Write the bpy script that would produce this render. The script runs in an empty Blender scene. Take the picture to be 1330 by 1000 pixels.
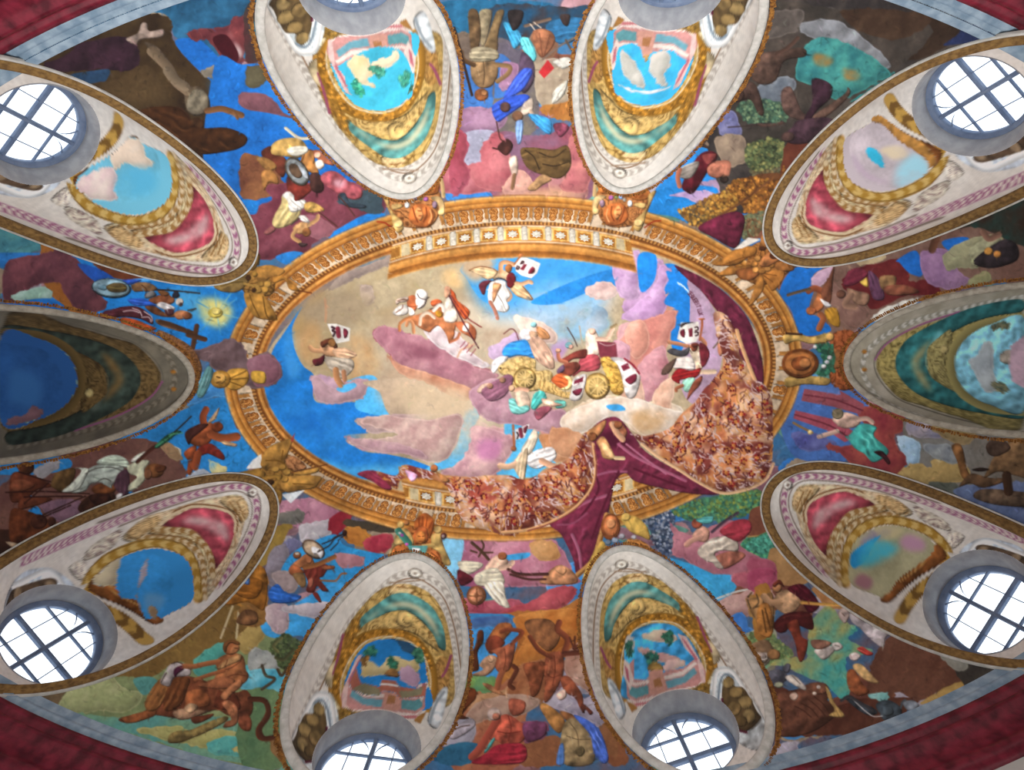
import math, random
import numpy as np
try:
    import bpy
except ImportError:
    bpy = None
random.seed(7)
# ---------------------------------------------------------------- camera, sky, lights, exposure
F = 610.0                      # focal length in pixels of the 1330 x 1000 frame
CX, CY = 666.0, 479.0          # pixel straight above the camera
ROT = math.radians(2.0)
CAMZ = 1.5
A, B, HD, ZC = 12.7, 7.5, 7.9, 8.2   # vault: half axes, rise, springing height above the eye
CA, SA = math.cos(ROT), math.sin(ROT)
EXPOSURE = 0.0
SKY = 2.0
# lamps added for assumed windows below the frame: (direction deg, power); hall wall closed
ADDED_HALL_LAMPS = [(62, 700), (80, 790), (100, 790), (118, 680), (150, 260), (180, 260), (30, 220), (0, 20), (-90, 380), (-50, 120)]
if bpy:
    S = bpy.context.scene
    S.view_settings.view_transform = 'Standard'
    S.view_settings.look = 'None'
    S.view_settings.exposure = EXPOSURE
    S.view_settings.gamma = 1
    S.view_settings.use_curve_mapping = False
    cam = bpy.data.cameras.new('camera'); camo = bpy.data.objects.new('camera', cam); S.collection.objects.link(camo)
    cam.sensor_fit = 'HORIZONTAL'; cam.sensor_width = 36.0; cam.lens = 36.0 * F / 1330.0
    cam.shift_x = (665.0 - CX) / 1330.0; cam.shift_y = (CY - 500.0) / 1330.0
    cam.clip_start = 0.05; cam.clip_end = 200
    camo.location = (0, 0, CAMZ); camo.rotation_euler = (math.pi, 0, ROT)
    S.camera = camo
    w = bpy.data.worlds.new('sky'); S.world = w; w.use_nodes = True
    w.node_tree.nodes['Background'].inputs[0].default_value = (0.86, 0.93, 1.0, 1)
    w.node_tree.nodes['Background'].inputs[1].default_value = SKY
    for deg, power in ADDED_HALL_LAMPS:
        a = math.radians(deg)
        k = 1 / math.hypot(math.cos(a) / (A * 0.985), math.sin(a) / (B * 0.985))
        la = bpy.data.lights.new('added_hall_lamp', 'AREA'); la.shape = 'RECTANGLE'; la.size = 2.0; la.size_y = 4.4; la.energy = power  # lamp added inside the wall, stands in for an assumed window
        la.spread = math.radians(112); la.color = (1.0, 0.985, 0.97)
        lo = bpy.data.objects.new('added_hall_lamp', la); S.collection.objects.link(lo)
        lo.location = (k * math.cos(a), k * math.sin(a), 4.2)
        lo.rotation_euler = (math.radians(90 + 33), 0, a + math.pi / 2)   # faces into the hall and a little upward
# ---------------------------------------------------------------- geometry helpers (numpy)
# niches: axis angle, offset, half width, spring height, rise, drop, crown slope, growth, kind, mirror
NICHES = {
 'TL': ((-98.7,-1.985,1.874,10.611,2.516,2.492,.148,-.01),'A',1), 'TR': ((-79.8,2.321,1.701,10.613,2.504,2.589,.145,-.027),'A',-1),
 'BL': ((99.3,2.088,1.702,10.77,2.613,2.489,.019,-.033),'A',-1), 'BR': ((73.5,-1.238,1.686,10.775,2.631,2.599,.021,.002),'A',1),
 'UL': ((-141.9,-2.226,1.898,9.847,3.743,2.594,-.099,-.092),'B',1), 'LL': ((142.1,2.071,1.844,10.615,2.926,2.59,.09,-.049),'B',-1),
 'UR': ((-38.6,2.429,1.847,10.227,3.339,2.598,-.085,-.041),'B',-1), 'LR': ((34.5,-1.396,1.838,10.238,3.251,2.527,-.094,-.12),'B',1),
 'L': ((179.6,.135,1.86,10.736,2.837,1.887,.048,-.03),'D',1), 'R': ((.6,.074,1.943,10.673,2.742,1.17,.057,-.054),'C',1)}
REF = {'A': 'BR', 'B': 'LR', 'C': 'R', 'D': 'R'}
WSHIFT = {'UL': .30, 'UR': -.24, 'LR': .22, 'LL': -.12, 'BR': .24, 'BL': .08}   # lateral offset of the window in its niche
# end ring of the painted funnel: u, centre z, half width, half height; then window u, radius, centre z
ENDS = {'D': (13.2, 10.7, 1.40, 1.35, 13.8, 1.05, 10.6), 'A': (9.0, 10.65, 1.18, 1.25, 9.5, 1.02, 10.6), 'B': (11.75, 10.72, 1.24, 1.18, 12.2, 1.02, 10.75), 'C': (13.2, 10.7, 1.40, 1.35, 13.8, 1.05, 10.6)}
def proj(P):
    x, y, z = P[..., 0], P[..., 1], P[..., 2]
    return np.stack([CX + (x * CA + y * SA) / z * F, CY + (-x * SA + y * CA) / z * F], -1)
def rays(px, py):
    dx = (px - CX) / F; dy = (py - CY) / F
    return dx * CA - dy * SA, dx * SA + dy * CA
def vault_point(px, py):
    X, Y = rays(px, py)
    q = (X / A) ** 2 + (Y / B) ** 2
    # q z^2 + ((z-ZC)/HD)^2 = 1
    a = q + 1 / HD ** 2; b = -2 * ZC / HD ** 2; c = ZC ** 2 / HD ** 2 - 1
    z = (-b + np.sqrt(np.maximum(b * b - 4 * a * c, 0))) / (2 * a)
    return np.stack([X * z, Y * z, z], -1)
def vault_normal(P):
    n = -np.stack([P[..., 0] / A ** 2, P[..., 1] / B ** 2, (P[..., 2] - ZC) / HD ** 2], -1)
    return n / np.linalg.norm(n, axis=-1, keepdims=True)
def axes(p):
    a = math.radians(p[0]); d = np.array([math.cos(a), math.sin(a)]); return d, np.array([-d[1], d[0]])
def tunnel(p, th, u):
    d, n = axes(p); c = np.cos(th)
    W = p[2] * (1 + p[7] * (u - 9)); z = p[3] + np.where(c > 0, p[4] - p[6] * (u - 9), p[5]) * c
    v = p[1] + W * np.sin(th)
    return np.stack([u * d[0] + v * n[0], u * d[1] + v * n[1], z], -1)
def opening(p, th):
    lo = np.full(th.shape, 1.0); hi = np.full(th.shape, 20.0)
    for _ in range(36):
        m = (lo + hi) / 2; P = tunnel(p, th, m)
        f = (P[..., 0] / A) ** 2 + (P[..., 1] / B) ** 2 + (np.maximum(P[..., 2] - ZC, 0) / HD) ** 2 - 1
        lo = np.where(f < 0, m, lo); hi = np.where(f < 0, hi, m)
    u = (lo + hi) / 2
    return tunnel(p, th, u), u
def in_tunnel(p, P):
    d, n = axes(p)
    u = P[..., 0] * d[0] + P[..., 1] * d[1]; v = P[..., 0] * n[0] + P[..., 1] * n[1] - p[1]
    W = p[2] * (1 + p[7] * (u - 9)); dz = P[..., 2] - p[3]; H = np.where(dz > 0, p[4] - p[6] * (u - 9), p[5])
    return (u > 2) & ((v / W) ** 2 + (dz / H) ** 2 < 1)
def funnel(key, lam, th):
    """niche surface: lam 0 at the vault, 1 at the window embrasure; th 0 at the crown"""
    p, kind, mir = NICHES[key]; d, n = axes(p); e = ENDS[kind]
    P0, u0 = opening(p, th)
    v = p[1] + .7 * WSHIFT.get(key, 0) + e[2] * np.sin(th)
    P1 = np.stack([e[0] * d[0] + v * n[0], e[0] * d[1] + v * n[1], e[1] + e[3] * np.cos(th)], -1)
    k = 0.55 * np.maximum(e[0] - u0, 0)
    Pc = P0 + np.stack([k * d[0], k * d[1], 0 * k], -1)
    l = lam[..., None]
    return (1 - l) ** 2 * P0 + 2 * l * (1 - l) * Pc + l * l * P1
# ---------------------------------------------------------------- fresco painter
PAD = 170; WW, HH = 1330 + 2 * PAD, 1000 + 2 * PAD
def hexc(s):
    if len(s) == 3: s = ''.join(c * 2 for c in s)
    return np.array([int(s[i:i + 2], 16) / 255 for i in (0, 2, 4)], np.float32)
_rng = np.random.default_rng(5)
def vnoise(cell, octs=3):
    out = np.zeros((HH, WW), np.float32); amp, tot = 1.0, 0.0
    for _ in range(octs):
        h, w_ = int(HH / cell) + 3, int(WW / cell) + 3
        g = _rng.random((h, w_)).astype(np.float32)
        ys = np.arange(HH) / cell; xs = np.arange(WW) / cell
        y0 = ys.astype(int); x0 = xs.astype(int); fy = (ys - y0); fx = (xs - x0)
        fy = (fy * fy * (3 - 2 * fy))[:, None].astype(np.float32); fx = (fx * fx * (3 - 2 * fx))[None].astype(np.float32)
        r0 = g[y0][:, x0] * (1 - fx) + g[y0][:, x0 + 1] * fx; r1 = g[y0 + 1][:, x0] * (1 - fx) + g[y0 + 1][:, x0 + 1] * fx
        out += amp * (r0 * (1 - fy) + r1 * fy); tot += amp; amp *= .55; cell = max(cell / 2, 1.3)
    out /= tot
    return (out - out.mean()) / out.std()
N60, N24, N9, N4, N14 = vnoise(60, 4), vnoise(24, 4), vnoise(9, 3), vnoise(3.2, 2), vnoise(14, 1)
def puff(n, d):
    q = np.roll(n, (d, d), (0, 1)) - np.roll(n, (-d, -d), (0, 1)); return (q / q.std()).astype(np.float32)
P24, P9 = puff(vnoise(26, 2), 4), puff(vnoise(10, 2), 2)
def box(a, r):
    r = max(1, int(r))
    for ax in (0, 1):
        pad = [(0, 0), (0, 0)]; pad[ax] = (r + 1, r)
        c = np.cumsum(np.pad(a, pad, mode='edge'), axis=ax)
        a = (c[2 * r + 1:] - c[:-2 * r - 1]) / (2 * r + 1) if ax == 0 else (c[:, 2 * r + 1:] - c[:, :-2 * r - 1]) / (2 * r + 1)
    return a
def blur(a, r): return box(box(a, r), r)
def spline(p, closed=True, n=6):
    p = np.asarray(p, float)
    if len(p) < 3: return p
    q = np.vstack([p[-1], p, p[0], p[1]]) if closed else np.vstack([2 * p[0] - p[1], p, 2 * p[-1] - p[-2]])
    t = np.linspace(0, 1, n, endpoint=False)[:, None]
    out = []
    for i in range(1, len(q) - 2):
        a, b, c, d = q[i - 1], q[i], q[i + 1], q[i + 2]
        out.append(.5 * (2 * b + (c - a) * t + (2 * a - 5 * b + 4 * c - d) * t * t + (3 * b - a - 3 * c + d) * t ** 3))
    if not closed: out.append(p[-1][None])
    return np.vstack(out)
def rough(p, amt):
    p = np.asarray(p, float); out = []
    rg = np.random.default_rng(int(abs(p.sum()) * 10) % 99991)
    for i in range(len(p)):
        a, b = p[i], p[(i + 1) % len(p)]; L = np.hypot(*(b - a)); k = max(1, int(L / 5))
        nrm = np.array([b[1] - a[1], a[0] - b[0]]) / (L + 1e-6)
        for j in range(k): out.append(a + (b - a) * j / k + nrm * rg.normal(0, amt))
    return np.array(out)
class Canvas:
    def __init__(s):
        s.rgb = np.zeros((HH, WW, 3), np.float32); s.rgb[:] = .4
        s.al = np.zeros((HH, WW), np.float32); s.id = np.zeros((HH, WW), np.int16); s.cur = 0
    def cover(s, P):
        """anti-aliased coverage of polygon P (px, padded coords)"""
        P = np.asarray(P, float)
        x0 = int(max(0, np.floor(P[:, 0].min()) - 1)); x1 = int(min(WW, np.ceil(P[:, 0].max()) + 2))
        y0 = int(max(0, np.floor(P[:, 1].min()) - 1)); y1 = int(min(HH, np.ceil(P[:, 1].max()) + 2))
        if x1 <= x0 or y1 <= y0: return None
        SS = 3; h, w_ = (y1 - y0) * SS, (x1 - x0) * SS
        g = np.zeros((h, w_ + 1), np.int32)
        Q = (P - (x0, y0)) * SS - .5
        R = np.roll(Q, -1, 0)
        for (ax, ay), (bx, by) in zip(Q, R):
            if ay == by: continue
            if ay > by: ax, ay, bx, by = bx, by, ax, ay
            r0, r1 = max(0, int(np.ceil(ay))), min(h, int(np.ceil(by)))
            if r1 <= r0: continue
            rr = np.arange(r0, r1); xx = np.clip(np.ceil(ax + (rr - ay) * (bx - ax) / (by - ay)), 0, w_).astype(int)
            g[rr, xx] += 1
        m = (np.cumsum(g, 1)[:, :w_] & 1).astype(np.float32)
        m = m.reshape(y1 - y0, SS, x1 - x0, SS).mean((1, 3))
        return slice(y0, y1), slice(x0, x1), m
    def dist(s, P, pad):
        P = np.asarray(P, float)
        x0 = int(max(0, P[:, 0].min() - pad)); x1 = int(min(WW, P[:, 0].max() + pad + 1)); y0 = int(max(0, P[:, 1].min() - pad)); y1 = int(min(HH, P[:, 1].max() + pad + 1))
        if x1 <= x0 or y1 <= y0: return None
        D = np.full((y1 - y0, x1 - x0), 1e9, np.float32); T = np.zeros_like(D); G = np.zeros_like(D); acc = 0.0
        for (a, b) in zip(P[:-1], P[1:]):
            d = b - a; L = np.hypot(*d)
            if L < 1e-6: continue
            bx0 = int(max(x0, min(a[0], b[0]) - pad)); bx1 = int(min(x1, max(a[0], b[0]) + pad + 1)); by0 = int(max(y0, min(a[1], b[1]) - pad)); by1 = int(min(y1, max(a[1], b[1]) + pad + 1))
            if bx1 > bx0 and by1 > by0:
                yy, xx = np.mgrid[by0:by1, bx0:bx1].astype(np.float32)
                t = np.clip(((xx - a[0]) * d[0] + (yy - a[1]) * d[1]) / (L * L), 0, 1)
                e = np.hypot(xx - a[0] - t * d[0], yy - a[1] - t * d[1])
                v = (slice(by0 - y0, by1 - y0), slice(bx0 - x0, bx1 - x0)); k = e < D[v]
                sg = np.sign((xx - a[0]) * d[1] - (yy - a[1]) * d[0])
                D[v] = np.where(k, e, D[v]); T[v] = np.where(k, acc + t * L, T[v]); G[v] = np.where(k, sg * e, G[v])
            acc += L
        return slice(y0, y1), slice(x0, x1), D, T, G
    def put(s, ys, xs, m, col, ident=True):
        m3 = m[..., None]; s.rgb[ys, xs] = s.rgb[ys, xs] * (1 - m3) + col * m3
        s.al[ys, xs] = np.maximum(s.al[ys, xs], m)
        if ident:
            v = s.id[ys, xs]; v[m > .5] = s.cur
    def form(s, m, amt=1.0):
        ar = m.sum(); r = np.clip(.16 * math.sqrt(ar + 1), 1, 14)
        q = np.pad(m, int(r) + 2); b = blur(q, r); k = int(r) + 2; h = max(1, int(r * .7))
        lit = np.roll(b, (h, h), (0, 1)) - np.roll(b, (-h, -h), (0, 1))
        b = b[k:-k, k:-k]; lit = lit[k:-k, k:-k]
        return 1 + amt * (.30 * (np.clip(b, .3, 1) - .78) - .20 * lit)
    def op(s, o, cols, P):
        c = [hexc(x) for x in cols.split(',')]; c1 = c[0]; c2 = c[1] if len(c) > 1 else None; kind = o[0]
        if kind == 'l' or kind == 'e':
            w_ = float(o[1:] or 1.5); r = s.dist(spline(P, False), w_ / 2 + 2)
            if r is None: return
            ys, xs, D, T, G = r; m = np.clip(w_ / 2 + .5 - D, 0, 1)
            if kind == 'e':
                ph = np.sin(T * 2 * np.pi / (w_ * 1.5) + np.abs(G) * 3.5 / w_)
                k = np.clip(.5 + ph * 1.3 + .4 * N4[ys, xs], 0, 1)[..., None] * np.clip((w_ / 2 - D) * 1.2, 0, 1)[..., None]
                col = c1 * (1 - k) + c2 * k
            else:
                col = (c1 if c2 is None else c1 + (c2 - c1) * (T / max(T.max(), 1))[..., None]) * (1 - .22 * (G / (w_ / 2 + .5)).clip(-1, 1) * (w_ > 3))[..., None]
            return s.put(ys, xs, m, col)
        if kind == 'o':
            (cx, cy), (rx, ry) = P[0], P[1]; rot = math.radians(float(o[1:] or 0)); t = np.linspace(0, 2 * np.pi, 28, endpoint=False)
            Q = np.c_[cx + rx * np.cos(t) * math.cos(rot) - ry * np.sin(t) * math.sin(rot), cy + rx * np.cos(t) * math.sin(rot) + ry * np.sin(t) * math.cos(rot)]
        elif kind == 'k': Q = P
        elif kind in 'ctm': Q = rough(spline(P), .9 if kind != 't' else 1.3)
        else: Q = spline(P)
        r = s.cover(Q)
        if r is None: return
        ys, xs, m = r; n60, n24, n9, n4 = N60[ys, xs], N24[ys, xs], N9[ys, xs], N4[ys, xs]
        col = np.broadcast_to(c1, m.shape + (3,))
        if kind == 's':
            rad = max(2, .13 * math.sqrt(m.sum() + 1)); y0, x0 = ys.start, xs.start; k = int(2 * rad) + 2
            ys = slice(max(0, y0 - k), min(HH, ys.stop + k)); xs = slice(max(0, x0 - k), min(WW, xs.stop + k))
            M = np.zeros((ys.stop - ys.start, xs.stop - xs.start), np.float32); M[y0 - ys.start:y0 - ys.start + m.shape[0], x0 - xs.start:x0 - xs.start + m.shape[1]] = m
            M = np.clip(blur(M, rad), 0, 1) * np.clip(1 + .25 * N24[ys, xs], 0, 1); col = c1 if c2 is None else c1 + (c2 - c1) * np.clip(.5 + .45 * N24[ys, xs], 0, 1)[..., None]
            return s.put(ys, xs, M * .92, col, False)
        if kind == 'c':       # painted cloud
            b = blur(np.pad(m, 6, mode='edge'), 3)[6:-6, 6:-6]
            if c2 is None: c2 = np.clip(c1 * 1.28 + .06, 0, 1)
            k = np.clip(.45 + .22 * P24[ys, xs] + .10 * P9[ys, xs] + .12 * N60[ys, xs], 0, 1)[..., None]; col = c1 * (1 - k) + c2 * k
            col = col * (1 + .8 * (s.form(m, 1.0) - 1))[..., None]
            rim = np.clip(1 - np.abs(b - .60) * 5, 0, 1)[..., None]; col = col + (np.clip(c2 * 1.12, 0, 1) - col) * rim * .5
            col = col * (1 + .012 * n4)[..., None]
        elif kind == 'm':
            if c2 is None: c2 = c1 * .62
            k = np.clip(.45 + .25 * N60[ys, xs] + .18 * P24[ys, xs] + .07 * P9[ys, xs], 0, 1)[..., None]; col = (c1 * (1 - k) + c2 * k) * (1 + .015 * n4)[..., None]
        elif kind == 'd':     # drapery
            yy, xx = np.nonzero(m > .4)
            if len(xx) < 6: return
            v = np.cov(np.vstack([xx, yy]).astype(float)) + np.eye(2); ev, evec = np.linalg.eigh(v); ax = evec[:, 0]; wl = np.clip(ev[0] ** .5 * 1.1, 4.5, 22)
            Y, X = np.mgrid[0:m.shape[0], 0:m.shape[1]]
            q = np.clip(wl / 14, .35, 1.0); n60 = N60[ys, xs]
            t = (X * ax[0] + Y * ax[1]) / wl + q * (.30 * n60 + .16 * n24) + .05 * n9
            fa = np.clip(.62 + .38 * P24[ys, xs], .15, 1.1); fo = fa * (np.sin(2 * np.pi * t) * .6 + np.sin(3.4 * np.pi * t + 1 + n24) * .3)
            sh = (1 + .24 * fo + .06 * P9[ys, xs] + .02 * n4) * s.form(m, .8); col = c1 * sh[..., None]
            hi = np.clip((fo - .45) * 1.7, 0, 1)[..., None]; col = col + (np.clip((c2 if c2 is not None else c1 * 1.4 + .08), 0, 1) - col) * hi * .6
        elif kind == 't':     # foliage
            col = c1 * .8 * (1 + .15 * n4)[..., None]; s.put(ys, xs, m * .85, np.broadcast_to(col, m.shape + (3,)))
            yy, xx = np.nonzero(m > .5); rg = np.random.default_rng(len(xx))
            for i in rg.integers(0, len(xx), max(4, len(xx) // 9)) if len(xx) else []:
                k = rg.random(); s.dab(xs.start + xx[i], ys.start + yy[i], rg.uniform(1, 2.4), (c1 * (1 - k) + (c2 if c2 is not None else c1 * 1.4) * k) * rg.uniform(.75, 1.25))
            return
        elif kind == 'z':     # scrollwork: swirling lines
            ph = N14[ys, xs] * .8 + .22 * n9; fr = np.abs(ph * 1.1 - np.floor(ph * 1.1) - .5)
            ln = np.clip((.15 - fr) / .10, 0, 1)[..., None] * np.clip(.8 + .3 * n9, 0, 1)[..., None]; hi = np.clip((fr - .34) / .12, 0, 1)[..., None]
            col = c1 * (s.form(m, 1.0) + .08 * n4)[..., None]; col = col + ((c2 if c2 is not None else c1 * .5) - col) * ln * .8; col = col + (np.clip(c1 * 1.25 + .05, 0, 1) - col) * hi * .55
        elif kind == 'B': return s.brocade(ys, xs, m, c1)
        elif kind == 'F' or kind == 'k':
            col = c1 * (1 + .035 * N60[ys, xs] + .025 * P24[ys, xs] + .02 * n4)[..., None]
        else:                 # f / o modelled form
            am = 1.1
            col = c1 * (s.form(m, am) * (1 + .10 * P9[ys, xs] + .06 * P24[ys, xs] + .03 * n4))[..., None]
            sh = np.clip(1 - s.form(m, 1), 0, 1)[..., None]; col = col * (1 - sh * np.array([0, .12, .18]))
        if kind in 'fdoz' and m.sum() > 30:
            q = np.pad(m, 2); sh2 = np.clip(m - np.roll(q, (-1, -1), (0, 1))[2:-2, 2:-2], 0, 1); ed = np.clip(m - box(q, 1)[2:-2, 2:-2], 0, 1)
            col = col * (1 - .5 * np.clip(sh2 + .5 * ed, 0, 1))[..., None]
        s.put(ys, xs, m, np.clip(col, 0, 1))
    def dab(s, x, y, r, col, asp=1.0):
        x0, y0, k = int(x), int(y), int(r + 2)
        if not (k < x0 < WW - k - 1 and k < y0 < HH - k - 1): return
        yy, xx = np.mgrid[y0 - k:y0 + k + 1, x0 - k:x0 + k + 1]
        m = np.clip(r + .5 - np.hypot(xx - x, (yy - y) * asp), 0, 1).astype(np.float32)
        s.put(slice(y0 - k, y0 + k + 1), slice(x0 - k, x0 + k + 1), m, np.clip(col, 0, 1))
    def brocade(s, ys, xs, m, c1):
        """flowered brocade: pale rose and ochre weave, maroon fold shadows, white ripples, dark red flowers"""
        n24, n9, n4, n14 = N24[ys, xs], N9[ys, xs], N4[ys, xs], N14[ys, xs]; old = s.rgb[ys, xs].copy(); oid = s.id[ys, xs].copy()
        sh = s.form(m, 1.2); k = np.clip(.5 + .5 * n14, 0, 1)[..., None]
        col = hexc('c07c50') * (1 - k) + hexc('d8ac88') * k
        yy, xx = np.mgrid[ys.start:ys.stop, xs.start:xs.stop]
        ph = (xx * .55 - .8 * yy) / 46. + .38 * N60[ys, xs] + .12 * n24; fo = np.sin(2 * np.pi * ph)
        dk = np.clip(.28 + .55 * fo + .25 * n24, 0, .92)[..., None]; col = col + (c1 * .9 - col) * dk
        s.put(ys, xs, m, np.clip(col * (sh * (1 + .05 * n9))[..., None], 0, 1))
        rg = np.random.default_rng(int(m.sum()) % 9973); yi, xi = np.nonzero(m > .6); area = len(xi)
        for kind, n, cc in (('w', area // 62, 'ecd6d8'), ('o', area // 150, 'd89848'), ('d', area // 140, '4e1820')):
            for q in rg.integers(0, area, n):
                x, y = xi[q] + xs.start, yi[q] + ys.start; a = .5 + .5 * N60[y, x] + rg.normal(0, .35) + (1.2 if kind == 'd' else 0); L = rg.uniform(2.5, 6)
                t = np.linspace(-L, L, 5); w = rg.uniform(.6, 1.4) * np.sin(np.linspace(0, 5, 5) + rg.uniform(0, 6))
                P = np.c_[x + t * math.cos(a) - w * math.sin(a), y + t * math.sin(a) + w * math.cos(a)]
                r = s.dist(P, 2.5)
                if r: s.put(r[0], r[1], np.clip(rg.uniform(.6, 1.1) - r[2] + .3, 0, 1) * .85, hexc(cc) * rg.uniform(.8, 1.02))
        h, w_ = m.shape
        for gy in range(0, h, 15):
            for gx in range(0, w_, 17):
                x = gx + (gy // 15 % 2) * 8 + rg.uniform(-5, 5); y = gy + rg.uniform(-5, 5); xj, yj = int(x), int(y)
                if not (5 < xj < w_ - 6 and 5 < yj < h - 6) or m[yj - 4:yj + 5, xj - 4:xj + 5].min() < .9 or rg.random() < .25: continue
                X, Y = xs.start + x, ys.start + y; c0 = rg.uniform(0, 6)
                s.dab(X, Y, 3.2, hexc('d49450') * rg.uniform(.85, 1.1))
                for q in range(5):
                    s.dab(X + 3.4 * math.cos(q * 1.05 + c0), Y + 3.4 * math.sin(q * 1.05 + c0), rg.uniform(1.1, 1.8), hexc('6a161a') * rg.uniform(.6, 1.5))
                s.dab(X + .5, Y, 1.0, hexc('b4602c'))
        s.rgb[ys, xs] = np.where(m[..., None] > .05, s.rgb[ys, xs], old); s.id[ys, xs] = np.where(m > .5, s.cur, oid)
    def brushwork(s, n, seed, x0, x1, y0, y1, where=None, amp=1.0):
        """short painted strokes that follow a flow field, lighter or darker than the ground they lie on"""
        rg = np.random.default_rng(seed)
        for _ in range(n):
            x, y = rg.uniform(x0, x1) + PAD, rg.uniform(y0, y1) + PAD; xi, yi = int(x), int(y)
            if where is not None and not where[yi, xi]: continue
            a = 2.2 * N24[yi, xi] + 1.5 * N60[yi, xi]; L = rg.uniform(2, 6.5); b = rg.normal(0, .8)
            P = np.array([(x - L * math.cos(a - b), y - L * math.sin(a - b)), (x, y), (x + L * math.cos(a + b), y + L * math.sin(a + b))])
            w_ = rg.uniform(.8, 1.9); r = s.dist(spline(P, False, 3), w_ + 1.5)
            if r is None: continue
            ys, xs, D, T, G = r; k = rg.choice([.58, .7, .8, 1.2, 1.35]); col = np.clip(s.rgb[yi, xi] * (1 + (k - 1) * amp) * rg.uniform(.94, 1.06, 3), 0, 1)
            s.put(ys, xs, np.clip(w_ / 2 + .5 - D, 0, 1) * rg.uniform(.35, .8) * np.clip(1.2 - np.abs(T / max(T.max(), 1) - .5) * 1.6, 0, 1), col, False)
    def run(s, text, keys, deferred):
        """draw a block of lines; '@ox oy scale', '=key[+part]' sets the object, '-' back to the vault"""
        ox = oy = 0.0; sc = 1.0; obj = ''; s.cur = 0
        for ln in text.strip().split('\n'):
            t = ln.split()
            if not t or t[0][0] == '#': continue
            if t[0][0] == '@': ox, oy, sc = float(t[0][1:]), float(t[1]), float(t[2]) if len(t) > 2 else 3.906; obj = ''; s.cur = 0; continue
            if t[0] == '-': obj = ''; s.cur = 0; continue
            if t[0][0] == '=':
                k = t[0][1:]; obj = obj.split('+')[0] + k if k[0] == '+' else k
                s.cur = keys.setdefault(obj, len(keys) + 1); continue
            if bool(obj) != deferred: continue
            P = np.array([[float(v) for v in q.split(',')] for q in t[2:]])
            off = np.array([ox + PAD, oy + PAD])
            if t[0][0] == 'o': P = np.array([P[0] / sc + off, P[1] / sc])
            else: P = P / sc + off
            s.op(t[0], t[1], P)
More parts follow.
